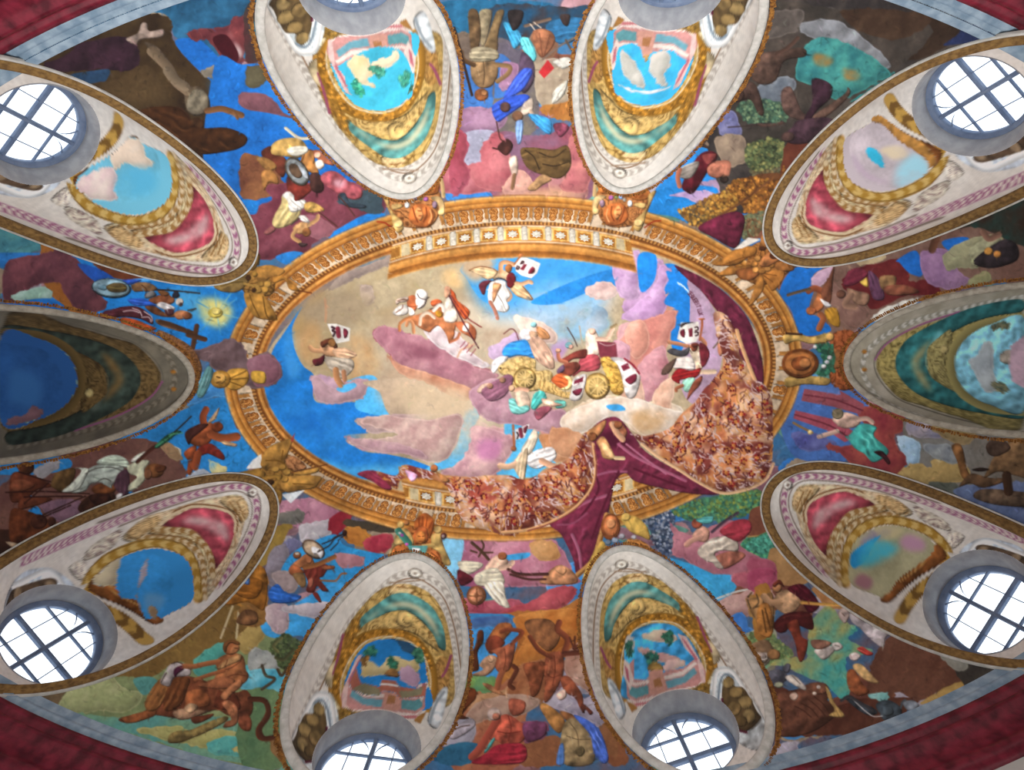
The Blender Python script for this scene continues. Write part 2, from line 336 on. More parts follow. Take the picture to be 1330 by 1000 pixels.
VAULT = '''
@0 0 1
# central sky inside the gallery
F b3a284 340,480 420,380 520,330 666,300 820,320 930,370 1000,480 920,580 820,640 666,660 500,640 400,580
s b0a080,a8946e 360,470 420,380 520,330 640,325 640,420 560,470 480,520 420,500
s c8b8a0,b8a088 480,430 640,380 700,440 690,540 600,560 500,520
@330 250
c 8a7a74,9d8c80 380,490 470,400 600,360 700,315 735,350 690,370 600,405 500,450 420,490
s 98805e,a88a5c 190,680 250,570 330,500 390,520 330,640 330,700 240,740 210,720
s c09a66,b08a60 230,760 300,640 340,700 330,860 260,860
s c8a070,b89468 480,740 560,740 630,840 600,940 490,940
F 1f78c8 60,1010 90,820 150,720 245,580 195,690 210,800 250,880 305,930 290,1010
s 3a90d8 150,760 190,700 200,810 240,900 180,940
c 8a7a70 540,480 600,480 610,560 560,570
s e0b880 960,400 1080,390 1060,480 960,460
s 56b0ea,4aa4e4 1050,380 1180,305 1340,305 1340,560 1290,610 1180,580 1090,430
s d8c8b0 1060,560 1200,620 1340,600 1340,690 1200,690 1080,640
c b06a78,8a4a58 610,700 660,680 760,710 860,740 980,760 1100,860 1200,900 1225,960 1100,1000 900,990 780,930 700,860 680,800 620,760
c c0a0a4,e0d0d0 880,710 980,680 1060,740 1100,830 1160,880 1010,870 930,800
c b8784a,d09a78 690,830 760,840 850,880 920,985 840,960 750,900
c a88aa8,c0a8c4 1190,800 1260,750 1340,710 1340,800 1230,850
F 58b4ec 450,970 560,930 620,940 645,1010 460,1010
c a888a0,b898a8 285,935 350,930 420,945 480,965 450,1010 290,1010
@330 250
F 4aa2e0 1050,385 1150,315 1330,300 1560,310 1800,330 1860,360 1820,420 1700,450 1560,490 1400,520 1330,570 1250,590 1150,540 1080,440
@660 250
s 2f8ad4,54a8e2 0,300 120,320 400,330 540,350 500,420 300,460 120,520 -20,520
s a8c4d8,d0c8c0 -40,560 160,540 400,470 520,520 520,600 420,640 200,640 -40,640
s d8c4ae,b8c8d4 100,580 330,560 420,650 300,660 120,640
F 2080d2 215,562 340,500 420,440 490,400 560,380 605,460 560,500 440,490 330,560
c b0a098,d0b8a8 410,500 450,455 510,460 535,500 490,530 430,530
s 5aaede 240,700 420,640 520,660 440,740 300,740
m 7a8a98,8fa8b8 430,590 500,600 505,690 435,690
c b08ab0,c8a8c4 515,370 560,340 600,320 640,305 665,400 650,470 620,505 560,440
c b088b4,c4a2c0 640,500 700,440 720,390 765,335 795,370 770,440 785,500 730,600 690,590 600,610 580,560
F 2484d8 655,320 740,330 725,380 700,430 650,495 665,420
F 2080d8 780,375 850,368 920,440 922,560 885,640 830,712 800,650 840,590 885,530 830,505 780,560 740,612 700,580 770,520 780,450
F b89cb4 915,440 980,500 1050,600 1080,700 1085,850 1050,980 980,1080 900,1040 870,900 905,650
s c8a8c8 920,620 1010,600 1060,760 1020,900 960,800
c c08a78,d8a890 690,600 740,590 780,555 800,520 850,512 885,540 870,580 830,600 850,650 820,720 800,790 800,900 790,1010 720,1000 640,900 600,840 560,780 560,700 640,650
c b86a50,d08a6a 600,700 680,650 760,610 840,610 830,680 760,720 740,760 690,740 640,780
s c87860,d89a80 590,760 700,800 760,900 700,960 620,860
o d8a868 722,760 18,40
c c08a90,d8b0b0 560,700 620,660 640,760 660,900 640,980 560,880
s b08ab8 220,780 300,740 300,800 250,860
@330 500
F 1f7cd2 55,40 150,10 290,-20 320,90 530,90 690,152 510,180 590,240 460,262 550,335 690,355 830,390 900,440 620,480 450,460 330,400 200,280 110,170
s 2a86d8,1a70c8 120,60 300,100 500,180 520,300 400,360 200,220
s 58b8ee 340,380 480,420 640,400 800,410 760,450 560,470 420,450
F 50b2ea 530,60 640,0 700,150 530,130
c a88890,c0a0a8 290,-40 330,-40 420,20 520,-30 585,-20 560,60 500,85 400,95 320,75
F 54b4ea 420,20 500,-10 520,10 460,40
F b9a48c 580,-20 1140,-40 1070,90 1050,180 900,200 700,160 640,40
s c8b090,c0a890 640,0 1000,-20 1040,120 860,160 700,120
c a88c8c,c8b0ac 515,175 620,160 760,150 900,150 1060,140 1045,230 1010,325 940,372 830,382 760,335 640,310 740,262 805,285 790,240 600,248 560,225
c b08898,c8a0a8 460,262 560,280 690,305 680,342 550,332 490,290
F 54b4ea 1075,90 1140,95 1140,180 1115,215 1135,270 1110,370 1000,420 860,440 950,380 1015,330 1050,240 1045,180
c b8868e,d8b0a8 1130,185 1200,205 1300,230 1345,330 1260,465 1100,470 950,440 1080,400 1115,370 1140,270
s c070a0 1150,300 1270,250 1300,330 1200,390
F 58b8ec 1230,440 1300,350 1400,380 1400,500 1280,480
@660 500
F 58b8e8 -10,170 90,168 160,200 160,280 240,370 240,400 180,430 120,485 50,485 -10,495 -10,420 30,350 -10,330
c b88078,d0a0a0 -100,10 0,100 80,150 160,130 250,130 300,180 370,240 360,300 300,380 250,390 180,320 160,200 90,165 20,180 -100,160
c b07448,c89470 170,250 340,270 345,330 330,370 250,395 180,330
c ccae8c,e8d8c4 280,160 350,110 420,70 560,52 700,80 850,100 895,140 820,220 700,255 640,240 570,180 500,165 400,215 330,185
F 40a0e0 495,105 555,98 575,125 520,120
s c8a878 660,160 760,140 840,180 760,230 680,220
@0 0 1
s d8c8b0,cbb89e 540,500 600,480 650,500 640,560 590,590 550,560
@332 260 1.788
s 3f98dc 505,175 560,122 700,112 840,120 860,170 800,200 720,215 660,245 600,265 540,250
s 86bce4 640,205 780,190 810,240 720,285 640,265
F 2a86d6 640,238 700,205 800,168 850,165 780,210 700,242
s 9cc0dc,c0ccd8 610,275 760,250 810,300 700,330 640,315
c c0a09c,dcc4bc 765,212 800,190 845,205 830,228 790,232
c b08cb4,c8a8c8 830,140 870,122 895,122 892,200 885,232 850,225 835,190
c b48ab8,caa8cc 895,285 850,275 880,245 925,200 940,150 965,165 950,210 960,240 925,290
F 2284da 890,128 930,128 928,185 900,215 890,190
F 2080d8 955,165 1000,190 1010,250 1000,330 975,360 965,310 985,260 950,240 965,205
c a8707e,bc8a92 272,312 300,292 350,308 420,330 470,368 530,393 565,410 500,445 450,425 390,402 340,392 308,352
c b8785c,d4a488 305,360 350,388 420,408 505,440 480,468 400,425 345,408
s 8a5262 325,325 420,352 410,372 340,352
c c8b4b8,e8e0e0 395,285 440,300 470,335 545,385 510,385 440,350 400,320
c d0b4a8,e8d4c4 600,270 680,290 700,330 640,330
s c8a47c 470,130 560,135 520,190 480,170
s 9c8a70 100,260 200,210 280,230 200,300
s d4bc9c 320,430 480,440 500,500 380,500
c a87c8c,c4a0a8 498,445 560,415 620,480 720,490 705,545 600,522 540,512 508,482
c c07a70,d89888 840,345 880,290 940,268 980,258 965,320 932,400 902,440 878,385
c d0907e,e4b09c 858,305 900,278 915,335 880,372
c b87880,cc9aa0 898,372 952,340 955,430 912,470 888,420
c d8a88e,ecc8b0 928,442 975,410 965,482 930,502
c c89880,e0baa4 870,400 900,430 900,480 860,470 840,430
c b88090,d4a8b4 830,330 870,340 860,400 830,400
c d4bca4,ece0d4 715,500 780,470 860,458 940,478 1000,500 965,545 900,548 870,522 820,505 760,545 715,535
s c8a070 880,490 950,500 930,540 880,530
F 40a0e0 815,478 845,475 860,488 830,490
c b89490,d4bcb0 235,512 310,500 400,512 478,498 470,560 440,604 400,608 350,592 300,587 210,560 300,553 330,542 280,530
c b08a94,c8a8a8 210,556 300,560 380,580 400,605 350,590 290,588
c b88a94,d8b4b0 505,525 575,540 605,560 585,602 540,645 425,645 480,602 500,562
s c480a8 520,560 570,560 560,600 520,600
c b07a58,cc9c78 690,530 760,545 765,585 730,600 690,580
# ------------- outer vault
@0 0
m 1f4a68,2f6a90 -300,200 30,210 500,20 1000,-60 1500,-100 1500,200 1200,300 900,200 860,90 700,80 300,260 40,340 -300,500
m 4a3a24,2c2016 60,335 300,260 560,130 700,78 800,72 870,110 880,200 960,310 1080,420 1140,490 1145,540 1230,630 1265,690 1250,740 1180,760 1165,810 1140,900 1110,980 1150,1060 1000,1000 850,780 600,560 380,420 200,350
m 23171e,3a2430 225,330 340,280 420,220 600,185 690,225 712,300 690,350 600,362 450,352 330,372
F 26405c 350,385 480,360 560,358 520,430 430,432
f 8a7a70,5a4a3a 640,200 700,170 720,120 750,122 760,160 830,150 822,190 720,202 690,230
c 51402a,3d2f1e 450,430 600,400 740,330 825,420 865,520 740,560 700,572 560,490
m 2a1a10,40261a 690,575 900,545 1000,640 1150,650 1250,690 1240,740 1150,770 1000,780 850,715
F 1b62b4 890,210 1000,200 1080,260 1200,390 1250,420 1340,380 1500,400 1500,1300 1290,900 1130,960 1160,810 1265,745 1250,650 1140,540 1150,480 1080,420 960,310
s 2a7ac8 1060,420 1240,420 1330,470 1240,560 1140,500
c 4a3a5c,6a4a70 1135,480 1200,462 1340,470 1500,500 1500,560 1340,545 1260,556 1140,525
c 6a655c,857c6c 1020,365 1100,330 1180,335 1320,320 1460,340 1340,440 1250,405 1150,402 1060,400
c 55272e,73383a 950,178 1000,150 1150,132 1190,90 1280,68 1400,60 1340,150 1250,200 1245,260 1225,350 1210,385 1140,310 1060,210 990,212
s c0b0b0 1160,150 1180,200 1230,260 1215,300 1190,220
F 3a1018 1080,200 1150,180 1210,270 1200,320 1140,290
m 7a4a20,96622c 1190,805 1280,755 1340,760 1400,790 1340,835 1290,852 1250,812
@330 0
m 3a3430,4a2a2c -40,40 75,40 60,200 80,260 40,300 -40,310
m 2a5a6a,3a6a70 -20,120 40,110 50,170 -10,190
F 1c66b8 -60,330 40,320 85,320 140,400 200,500 300,640 420,800 600,1000 500,1000 -200,1000 -200,330
s 2a7acc 60,360 160,460 260,600 220,680 60,560
c 5f5a44,4a4434 -30,340 50,350 62,400 40,440 -30,445
c 5f3f48,7a5058 -60,470 80,490 140,560 205,602 100,580 -60,545
l4 c8c0a8 160,650 230,700 300,690 310,640
m 6a4030,8a5c3c -60,790 60,810 120,860 150,940 60,1010 -60,1010
m 1a5070,2a6c94 900,20 1500,20 1500,190 960,190
c 5c5048,6e6058 960,180 1100,180 1200,170 1330,180 1330,300 1120,330 1000,290
F 3360a0 985,290 1100,325 1240,440 1340,280 1340,520 1200,560 1010,560
c 74506a,8a6a80 1000,560 1130,545 1250,540 1340,500 1480,560 1480,640 1230,690 1050,610
F 9898b0 1050,670 1250,670 1190,900 1000,960 1020,800
c 9a5058,b87078 940,860 1000,800 1050,665 1092,760 1082,820 1100,850 1180,830 1142,800 1200,690 1290,680 1400,740 1400,900 1250,970 960,980
@660 0
m 1f4a6a,3a2a28 -80,30 280,40 420,40 380,200 300,150 140,200 60,230 -80,230
c 6a4a3a,84604a 120,170 220,150 255,200 230,290 150,290
c 85786a,a09484 135,320 250,300 350,340 352,560 260,600 190,560 150,430
m 5a5460,70685c -60,220 60,250 130,330 160,560 110,690 -60,700
m 8a4a58,7a5a70 -60,690 110,690 200,680 345,640 365,700 400,840 415,1010 -60,1010
c a06a70,b88878 200,840 300,800 340,700 400,830 400,1000 240,1000
s c89a78 -20,975 200,955 320,975 300,1010 -20,1010
m 8a5a28,a87038 245,565 345,520 345,600 260,605
m 3a2c26,4a4238 960,800 1060,560 1200,320 1330,0 1500,0 1500,1000 960,1000
c 5c5a88,746a8a 1010,620 1040,560 1150,520 1190,640 1060,695
m 4a5a48,6a684a 1150,560 1260,590 1340,600 1340,780 1180,690
c 7a6658,8e7a66 1000,720 1100,680 1190,660 1225,760 1150,810 1060,780
F 2a82cc 760,1010 780,920 900,780 960,745 1080,780 1240,850 1250,910 1130,960 1100,1010
c 85708c,a088a4 970,930 1040,915 1092,930 1100,1010 980,1010
t 6a6a38,4a5a44 1190,760 1260,740 1340,760 1340,900 1210,880
t 7a4a20,b07a34 1120,960 1240,925 1360,890 1400,1010 1130,1010
@990 0
m 2e2a2a,4a443f -200,20 1500,20 1500,300 900,330 500,620 200,800 60,1010 -200,1010
c 45403c,5a5654 -20,60 300,40 390,60 350,150 150,180 -20,175
c 6a727c,8a929a 190,165 330,90 400,68 400,130 520,180 500,232 300,192
m 55402f,6a5042 320,140 360,62 560,50 650,90 450,142
c 53545c,74767c 470,170 640,150 610,200 705,280 640,345 560,330 520,270
m 2c2019,3c2e24 600,135 900,80 1060,140 960,220 770,312 680,270
F 242e50 1040,70 1300,50 1400,200 1290,230 1050,222 920,232 1000,170
m 2a6a6c,3a8a88 200,200 330,188 450,230 560,300 665,360 640,400 500,500 420,512 340,420 240,400 205,300
s 9a6a38 260,260 320,250 330,290 270,290
s a06a38 420,370 490,370 500,410 440,410
c 6c6c70,8a8a88 20,490 100,400 185,300 205,330 140,440 110,610 40,570
m 4a6a5a,6a6450 -60,640 120,650 130,740 -60,750
m 582c20,704030 120,745 250,705 205,800 130,900 100,980 90,900
t 6a5a3c,4a5040 -40,700 100,760 90,900 -40,900
m 5f3a24,6f4a2c -40,900 120,885 100,1010 -40,1010
@0 250
m 3a7488,4f8a90 -200,80 45,100 235,220 215,290 45,335 -200,400
F 2a70b8 -200,320 220,310 210,350 -200,400
F 2078c4 340,290 450,320 560,440 860,450 1000,480 1200,500 1320,560 1250,680 1180,760 950,810 600,690 480,640 400,600
s 54a8d8,3a98d4 850,500 1000,500 1060,620 980,640 880,560
m 9a6430,8a5426 225,215 345,285 310,380 330,500 420,585 515,640 400,620 300,560 235,480 205,380 205,310
c 52303a,6f4048 30,365 200,318 280,290 345,300 430,380 480,450 490,500 545,570 500,607 400,600 330,520 300,460 205,470 130,500 30,570
c 7aa090,9ab8b0 60,525 230,478 265,540 110,552
F 1f68b8 30,565 260,540 330,612 30,585
m 5a3020,6f3c24 435,315 600,400 745,432 600,442 520,402
F 2050a8 395,365 480,380 560,420 580,450 480,450
s e8d878 1010,560 1100,540 1180,600 1130,680 1040,660
l2 e0d890,2a88cc 1100,610 1200,540
l2 e0d890,2a88cc 1100,610 1180,500
l2 e0d890,2a88cc 1100,610 1090,500
l2 e0d890,2a88cc 1100,610 1000,555
l2 e0d890,2a88cc 1100,610 1120,720
l2 e0d890,2a88cc 1100,610 1220,640
l2 e0d890,2a88cc 1100,610 1020,700
c 5c484a,786064 850,780 900,750 1000,795 1100,770 1180,750 1245,790 1225,880 1180,910 1100,885 1050,862 950,835
c 6a3a48,80505c 1215,880 1300,838 1380,850 1380,930 1250,920
@330 250
c 66303c,7e4450 -60,120 90,40 90,-40 640,-40 660,100 540,150 430,195 310,255 240,325 -60,330
F 2276c4 -60,40 20,50 10,110 -60,100
F 2276c4 380,215 440,180 560,115 650,105 660,150 420,235
m 35454e,44525a 425,40 620,-20 650,105 560,100 480,70
c 7a4a52,96606a 260,110 360,140 420,190 330,240 270,200
F 2a7cc8 110,330 200,300 260,320 180,370
@660 250
F 2078c0 700,90 790,-20 1060,-20 1000,110 940,165 840,125
c 9a80b0,b8a0c0 820,15 1000,-10 1060,30 1000,66 900,32
t 7a5022,c09444 865,100 960,60 1120,-20 1185,20 1120,110 960,175
t 7a6040,5a6a50 1185,160 1340,-20 1360,100 1225,245
@990 250
m 6f5248,80665a 200,420 430,330 700,240 950,150 1300,20 1500,20 1500,450 1200,460 900,520 600,640 400,720 200,720
m 33261f,1f423e 880,190 1220,45 1400,20 1400,260 1250,250 1100,180
F 1d6cc4 90,510 145,400 240,365 310,380 262,420 272,470 240,600 300,640 350,705 200,725 150,600
c b898b0,d0b0c0 250,430 370,365 345,430 300,480 268,480
c 775850,8c6c60 370,460 430,520 520,575 545,640 450,695 390,640 345,560 330,450
m 55191f,6d2a2a 410,440 500,380 600,358 680,338 745,390 755,450 850,448 905,490 880,525 720,530 640,570 560,592 500,530 420,490
F 1f66bc 685,345 785,298 815,420 750,412 700,360
F 1f66bc 690,275 770,245 760,270 700,285
F 1f66bc 915,250 1040,228 1055,290 960,302
c 85658a,9a7a9a 805,310 930,290 1000,400 1065,450 950,495 830,445
c 85856a,9a9878 925,310 1050,240 1200,215 1215,290 1090,330 1090,385 1000,382 940,402
c 72724f,8a8a66 1045,455 1130,400 1165,440 1090,485
m a89474,c0ac88 480,320 590,298 625,340 500,375
c a0a09a,d8d8d0 555,645 640,580 780,535 790,560 680,610 600,650
@0 500
F 2a84cc 620,270 900,140 1145,65 1200,220 1320,360 1200,465 1050,475 900,500 800,400
m 64423e,745248 280,360 640,275 780,285 870,320 920,400 955,450 900,515 800,545 700,565 600,605 440,650 250,760 -100,850 -100,600
F 2a80c4 -100,400 300,365 360,420 200,455 -100,450
c 85858a,9a9aa0 170,440 230,400 285,375 305,420 215,475
F 2680c8 600,560 675,545 662,592 560,625
F 2680c8 100,570 150,550 170,600 130,600
F 2680c8 140,645 190,618 215,665 160,670
c 665060,7e6070 200,605 360,580 455,640 380,705 280,685
m 33201a,4a2c20 -100,740 60,735 260,715 150,805 -100,900
c b0b0a0,c8c4b4 875,315 922,330 905,380 868,365
c 98a4b4,b4bcc8 930,475 1020,428 1075,470 900,525
c 70b4dc,d0c890 1055,385 1100,400 1155,430 1095,475
c 8a6a50,a08a68 800,300 880,305 930,380 880,380
@330 500
c a06a80,b48494 110,610 240,575 360,590 440,655 400,760 250,730 150,700
c 60605c,78746c 95,665 180,640 250,640 245,700 110,705
c a09aa2,c0bcc0 225,725 300,695 390,688 405,750 260,805
m 85212f,9a3a40 385,680 455,638 505,660 435,755 385,745
m 52422f,3d3830 455,690 640,700 710,750 560,742 500,742
c a5682e,b8803c 455,740 520,720 600,770 562,822 480,802
c 9a2f42,ae4a52 555,790 700,755 690,835 600,855
m 8a7030,9a8040 -60,785 180,705 165,770 80,905 -60,940
c 726a72,8a8490 80,855 170,815 160,1010 70,1010
F 3298da 400,760 460,815 600,850 690,870 640,895 560,960 450,1010 150,1010 190,860
c 9c6a74,b0848a 410,860 480,858 560,880 545,922 440,925
m a05878,b07888 1030,810 1200,785 1345,785 1345,1010 1050,1010
F 82c4e8 960,785 1065,783 1035,960 1010,1010 975,1010
@660 500
c b06a80,c08898 -60,800 220,788 300,880 335,960 350,1010 -60,1010
c b88450,c89a68 110,805 220,790 265,880 160,890
F 3fa0dc -40,872 105,852 90,882 -40,895
t 33425f,a0a8b4 690,690 830,630 845,720 830,830 790,872 740,800 715,730
t 4a8a66,7e8a40 830,640 940,590 1080,558 1290,535 1310,580 1240,655 1100,685 900,685
m a88e55,cfa46a 1235,660 1345,610 1345,765 1195,795
t 3f9070,5a9a68 1185,800 1345,755 1345,875 1240,865
c a26474,b87c88 820,690 865,740 960,760 1080,700 1150,690 1240,740 1185,800 1200,830 1345,920 1345,1010 1150,1010 1000,960 900,892 838,862 838,780
F 3aa2dc 735,870 900,900 1040,960 1150,1010 870,1010
l2.5 d8d0c0 760,880 840,930 900,985
@990 500
F 4a72b8 90,140 220,-10 420,-10 540,110 400,420 300,400 150,350
c 4a4e8a,6a70a8 150,240 300,260 380,300 330,330 200,330
c 87363f,9f5048 515,115 600,98 625,140 705,140 735,190 705,240 672,262 700,330 765,372 740,412 660,462 560,432 460,402 380,342 335,332 335,300 420,310 560,250 490,160
m 80807c,6f6a62 720,180 900,180 1100,230 1400,240 1400,800 1200,660 1000,560 800,480 690,470 750,420
c 8fb4d4,b0ccdf 690,260 800,290 795,400 750,412 700,320
c 86869e,a098a0 740,190 900,185 1085,240 950,272 760,262
c 8a7a56,a08c68 850,210 1000,200 1085,240 1050,302 960,290
c a08a58,b49c66 685,475 720,420 790,400 860,422 860,382 1000,380 1055,470 900,502 760,492
c 7a828a,98a0a0 815,300 960,310 1005,400 870,372
m 565c54,68685c 850,490 1000,512 1005,562 900,552
c 53648c,6a7a9c 1000,520 1290,490 1400,500 1400,740 1150,642 1000,572
m 784838,8a5840 -60,640 60,618 85,700 -60,770
t 4a9a88,5aa890 -60,790 80,745 135,820 50,852 -60,840
m a07a50,b08a5c 40,835 185,838 250,940 220,1010 60,1000
c 984a60,a86070 -60,880 60,900 65,985 -60,990
t 5a8a60,7aa070 185,888 255,930 295,995 200,952
@0 744
m 7a8a60,90a070 -100,640 300,560 700,420 1000,300 1345,150 1345,1010 -100,1010
m 8a6e3c,745a30 560,505 800,420 1050,220 1180,150 1345,220 1300,330 1200,352 1000,432 990,472 900,452 760,542 680,532
c 9aa674,b0b488 300,665 360,580 480,508 560,498 620,580 725,612 692,682 620,712 500,702 400,722 310,692
m 6a5a44,7c6a4e 120,620 310,580 325,620 270,682 150,635
F 5a9a94 680,540 762,528 802,560 740,622 700,592
c 4c9a90,68b0a0 985,445 1110,358 1165,370 1092,502 1000,522
c 44a8b4,68c0c8 1245,470 1345,480 1345,620 1240,595
m 78a486,5c9a94 380,720 600,732 860,722 1130,732 1280,792 1345,860 1345,960 1100,950 800,862 600,802
c a6a666,b8b478 690,800 900,778 1000,822 1100,790 1250,832 1200,902 1000,882
c 4f9f9c,6ab4a8 1055,862 1200,832 1310,900 1200,932 1080,922
c a89a60,c0b070 1190,890 1310,880 1300,920 1200,915
m 9a6226,b07a34 1060,160 1200,-10 1345,-10 1345,190 1200,160
m 8a6838,a08048 1190,200 1300,180 1345,250 1220,262
l3 c8b890 1180,170 1120,330
l3 c8b890 1210,200 1200,330
c a08a50,b49c60 1200,330 1345,230 1345,320 1250,420
@330 744
F 40a0e0 40,200 170,190 240,140 440,40 440,150 335,250 280,330 230,320 100,332 40,290
m 7a5430,8e6838 -60,-10 60,20 52,140 82,180 50,262 -60,250
c 8f7f80,a89a98 90,0 230,0 205,100 140,85
c b09ca4,c4b4b4 60,175 172,165 165,300 92,292
c aca4ae,c4bcc0 130,180 380,150 362,200 300,232
c 8a9090,a4a8a4 -20,395 80,398 135,480 70,522 -20,505
c 3a9ab8,7ac0d0 -60,515 100,488 205,560 170,622 80,612 -60,595
m 567a58,6f8a60 -60,620 165,620 152,780 100,900 150,980 -60,980
m 7a5a36,8c6a44 105,805 165,850 152,970 80,882
m a06048,b08058 1050,560 1345,500 1345,980 1000,980
c a0465a,b86a74 1030,130 1200,145 1345,140 1345,215 1070,202
m 3a7cb8,5a90b8 1045,225 1345,225 1345,270 1200,300 1180,352 1050,360
c a8a8b0,c4c0c0 1050,360 1092,390 1060,412
F 68884a 1055,562 1110,528 1185,550 1185,602 1060,582
m 583322,6f4228 1040,595 1122,588 1135,640 1060,722 1115,732 1020,765
c a07854,b48c68 1125,622 1250,600 1345,555 1345,682 1200,722 1100,702
c 868694,a4a4b0 950,845 1010,748 1100,758 1125,830 1060,892 980,862
m 245478,3a6a90 900,890 1050,888 1135,900 1100,942 920,955
c 988874,b0a090 1180,700 1255,680 1242,740 1190,752
@660 744
c a0404c,b85a60 -60,205 100,150 230,80 330,68 345,120 240,190 140,212 60,232 -60,225
m a66430,b47c40 -60,235 240,190 395,125 395,330 352,422 200,432 60,482 -60,562
F 4f9cd4 -30,230 32,228 22,285 -30,280
c 9c6c64,b48880 295,460 390,418 445,520 445,645 380,582 320,562
c 968ca4,b0a8b8 190,650 300,618 380,640 500,720 565,785 430,782 300,722
m 6a3a5c,8a4a58 40,800 180,758 205,800 100,832
m 8a5a3c,9e6c48 70,880 240,828 275,900 240,975 70,975
m 7a4a30,8c5a3c 465,800 560,768 595,900 605,970 510,970 480,862
F 40a8e0 905,20 1150,15 1145,100 1060,145 960,62
l2.5 d8d8d0 1060,130 1160,95 1250,80
c a05064,b46c74 1140,10 1345,-10 1345,82 1180,72
c b08884,c0a098 1050,155 1280,78 1345,100 1345,170 1150,235
c 3874c4,5a94d4 1118,245 1190,198 1222,270 1285,292 1180,312
m b08a54,a07848 1215,120 1345,130 1345,270 1280,262 1220,192
c 8a9080,a4a890 1170,322 1345,275 1345,385 1205,382
m 95907c,7a7868 1240,425 1345,395 1345,560 1275,480
@990 744
c 98405c,ac5870 -60,-10 75,-10 52,62 -60,95
t 6a8a56,8a9060 -60,300 80,330 165,420 60,465 -60,445
m 4ea8a0,a8a466 240,265 335,165 400,230 485,290 440,335 565,400 440,422 430,502 445,602 400,645 320,562 250,542 100,472 10,485 60,450 160,430 220,442 235,360
c b8843c,9a6a34 -40,100 30,60 60,200 20,330 -40,320
m 5f3c2e,6f4a3a 590,395 620,358 705,305 860,365 935,440 1025,520 1000,565 900,605 800,650 700,610 560,640 535,545 560,450
c a07044,b88858 255,75 335,88 450,150 380,185 280,125
m a88a4c,b89a5c 800,660 1010,548 1070,560 920,650
m 383430,4a463e 1000,430 1345,430 1260,510 1100,565 1020,565
c 808078,94948a 895,400 1045,460 1000,505 920,445
m 4f2c22,5f3a2c -60,600 100,580 300,700 500,640 800,650 500,810 -60,810
c 70b0b0,90c4c0 540,625 640,605 625,655
@580 790 5.0
F 4092d2 60,70 330,38 455,70 455,260 330,455 110,460 60,300
c 3a5a90,5a80b0 130,75 330,52 430,95 300,122 150,132
c b0682c,c88a48 435,70 620,20 900,10 905,190 770,250 640,330 520,362 425,372 500,200
c 8a5638,a87450 470,380 640,335 770,320 702,480 640,602 520,645 400,560
c 9c7464,b89a88 770,330 905,185 945,330 985,480 942,545 860,505 780,420
c 7c5068,98788c 930,480 985,470 1010,560 940,560
c 8c8698,b0aab8 630,610 740,560 880,590 1010,555 1095,720 1000,765 900,722 740,662
c 9a7c6c,b49a88 190,620 420,560 610,600 480,705 300,722 130,762
c 90909e,b0acb8 -40,760 130,708 195,780 130,905 -40,885
m 2a6080,3a7a98 -40,905 200,880 160,1010 -40,1010
c 7a9a50,5a9068 105,460 200,440 325,450 300,545 200,545 105,512
c 704058,8a5a6a 470,750 645,738 645,835 520,885
m 8a5a3c,a0704c 490,900 745,845 770,1010 480,1010
m 7a5032,8c6040 995,770 1100,735 1110,970 1060,955 1020,850
@590 20 4.347
c 5c5048,786858 0,110 90,110 100,260 0,260
F 3c6cae 0,250 80,280 130,420 230,470 300,440 330,280 240,230 220,500 120,530 -20,530
c 8a6480,a4809a 270,270 370,290 330,400 260,420
c 7c5a74,9a7890 -20,545 150,520 300,560 250,650 80,672 -20,640
F a0a0b4 60,670 230,660 150,800 180,880 60,830
c 9c4e56,b46c70 80,850 160,820 150,760 200,690 260,660 310,760 330,880 300,980 180,990 90,920
c 8a3a46,a05060 -20,680 60,660 85,740 60,830 95,900 40,1000 -20,1000
c b08078,c89a88 280,960 380,870 460,980 380,1010 280,1010
c a05a60,b87470 640,740 700,640 760,860 780,900 740,1000 600,980 660,850
c 8a7a68,a89a84 455,180 560,300 700,260 700,540 600,590 500,530 460,400
m 9a6230,b07a3c 490,520 600,500 695,480 695,585 600,590 510,560
@909 0 3.002
m 34302c,4c443e 200,40 500,30 900,100 760,280 560,420 420,600 200,620 100,500
c 64666a,8a8e94 390,95 520,78 640,150 745,250 700,272 620,240 540,192 420,142
c 4a4440,6a625c 240,60 400,40 380,120 260,150
m 3a2a20,4c3a2c 560,40 900,60 800,150 640,130
c 2a686e,469088 405,190 480,150 600,182 745,282 700,320 600,372 540,392 440,335 375,300
s 94703c 450,210 520,230 500,260 450,250
s a0743c 560,270 620,280 620,310 570,310
c 58606a,848a90 230,330 330,300 380,330 300,420 230,440
t 3a5a4a,6a7a5a 160,400 300,400 340,470 250,480 170,470
c 5a5c88,7c7c9c 60,430 130,435 165,520 90,535
c 7a6a5c,94826e 60,540 160,530 190,620 100,650
t 46563a,7e7c4c 180,570 290,540 345,590 325,645 200,665
m 5a2e22,6c3c2a 340,560 425,540 400,640 335,765 305,765
t 7a4a22,b47e36 110,720 200,690 300,700 335,640 315,765 200,835 150,785
l3 6a4428 60,850 160,790 300,680
l2 5a3820 160,790 220,740 200,690
'''
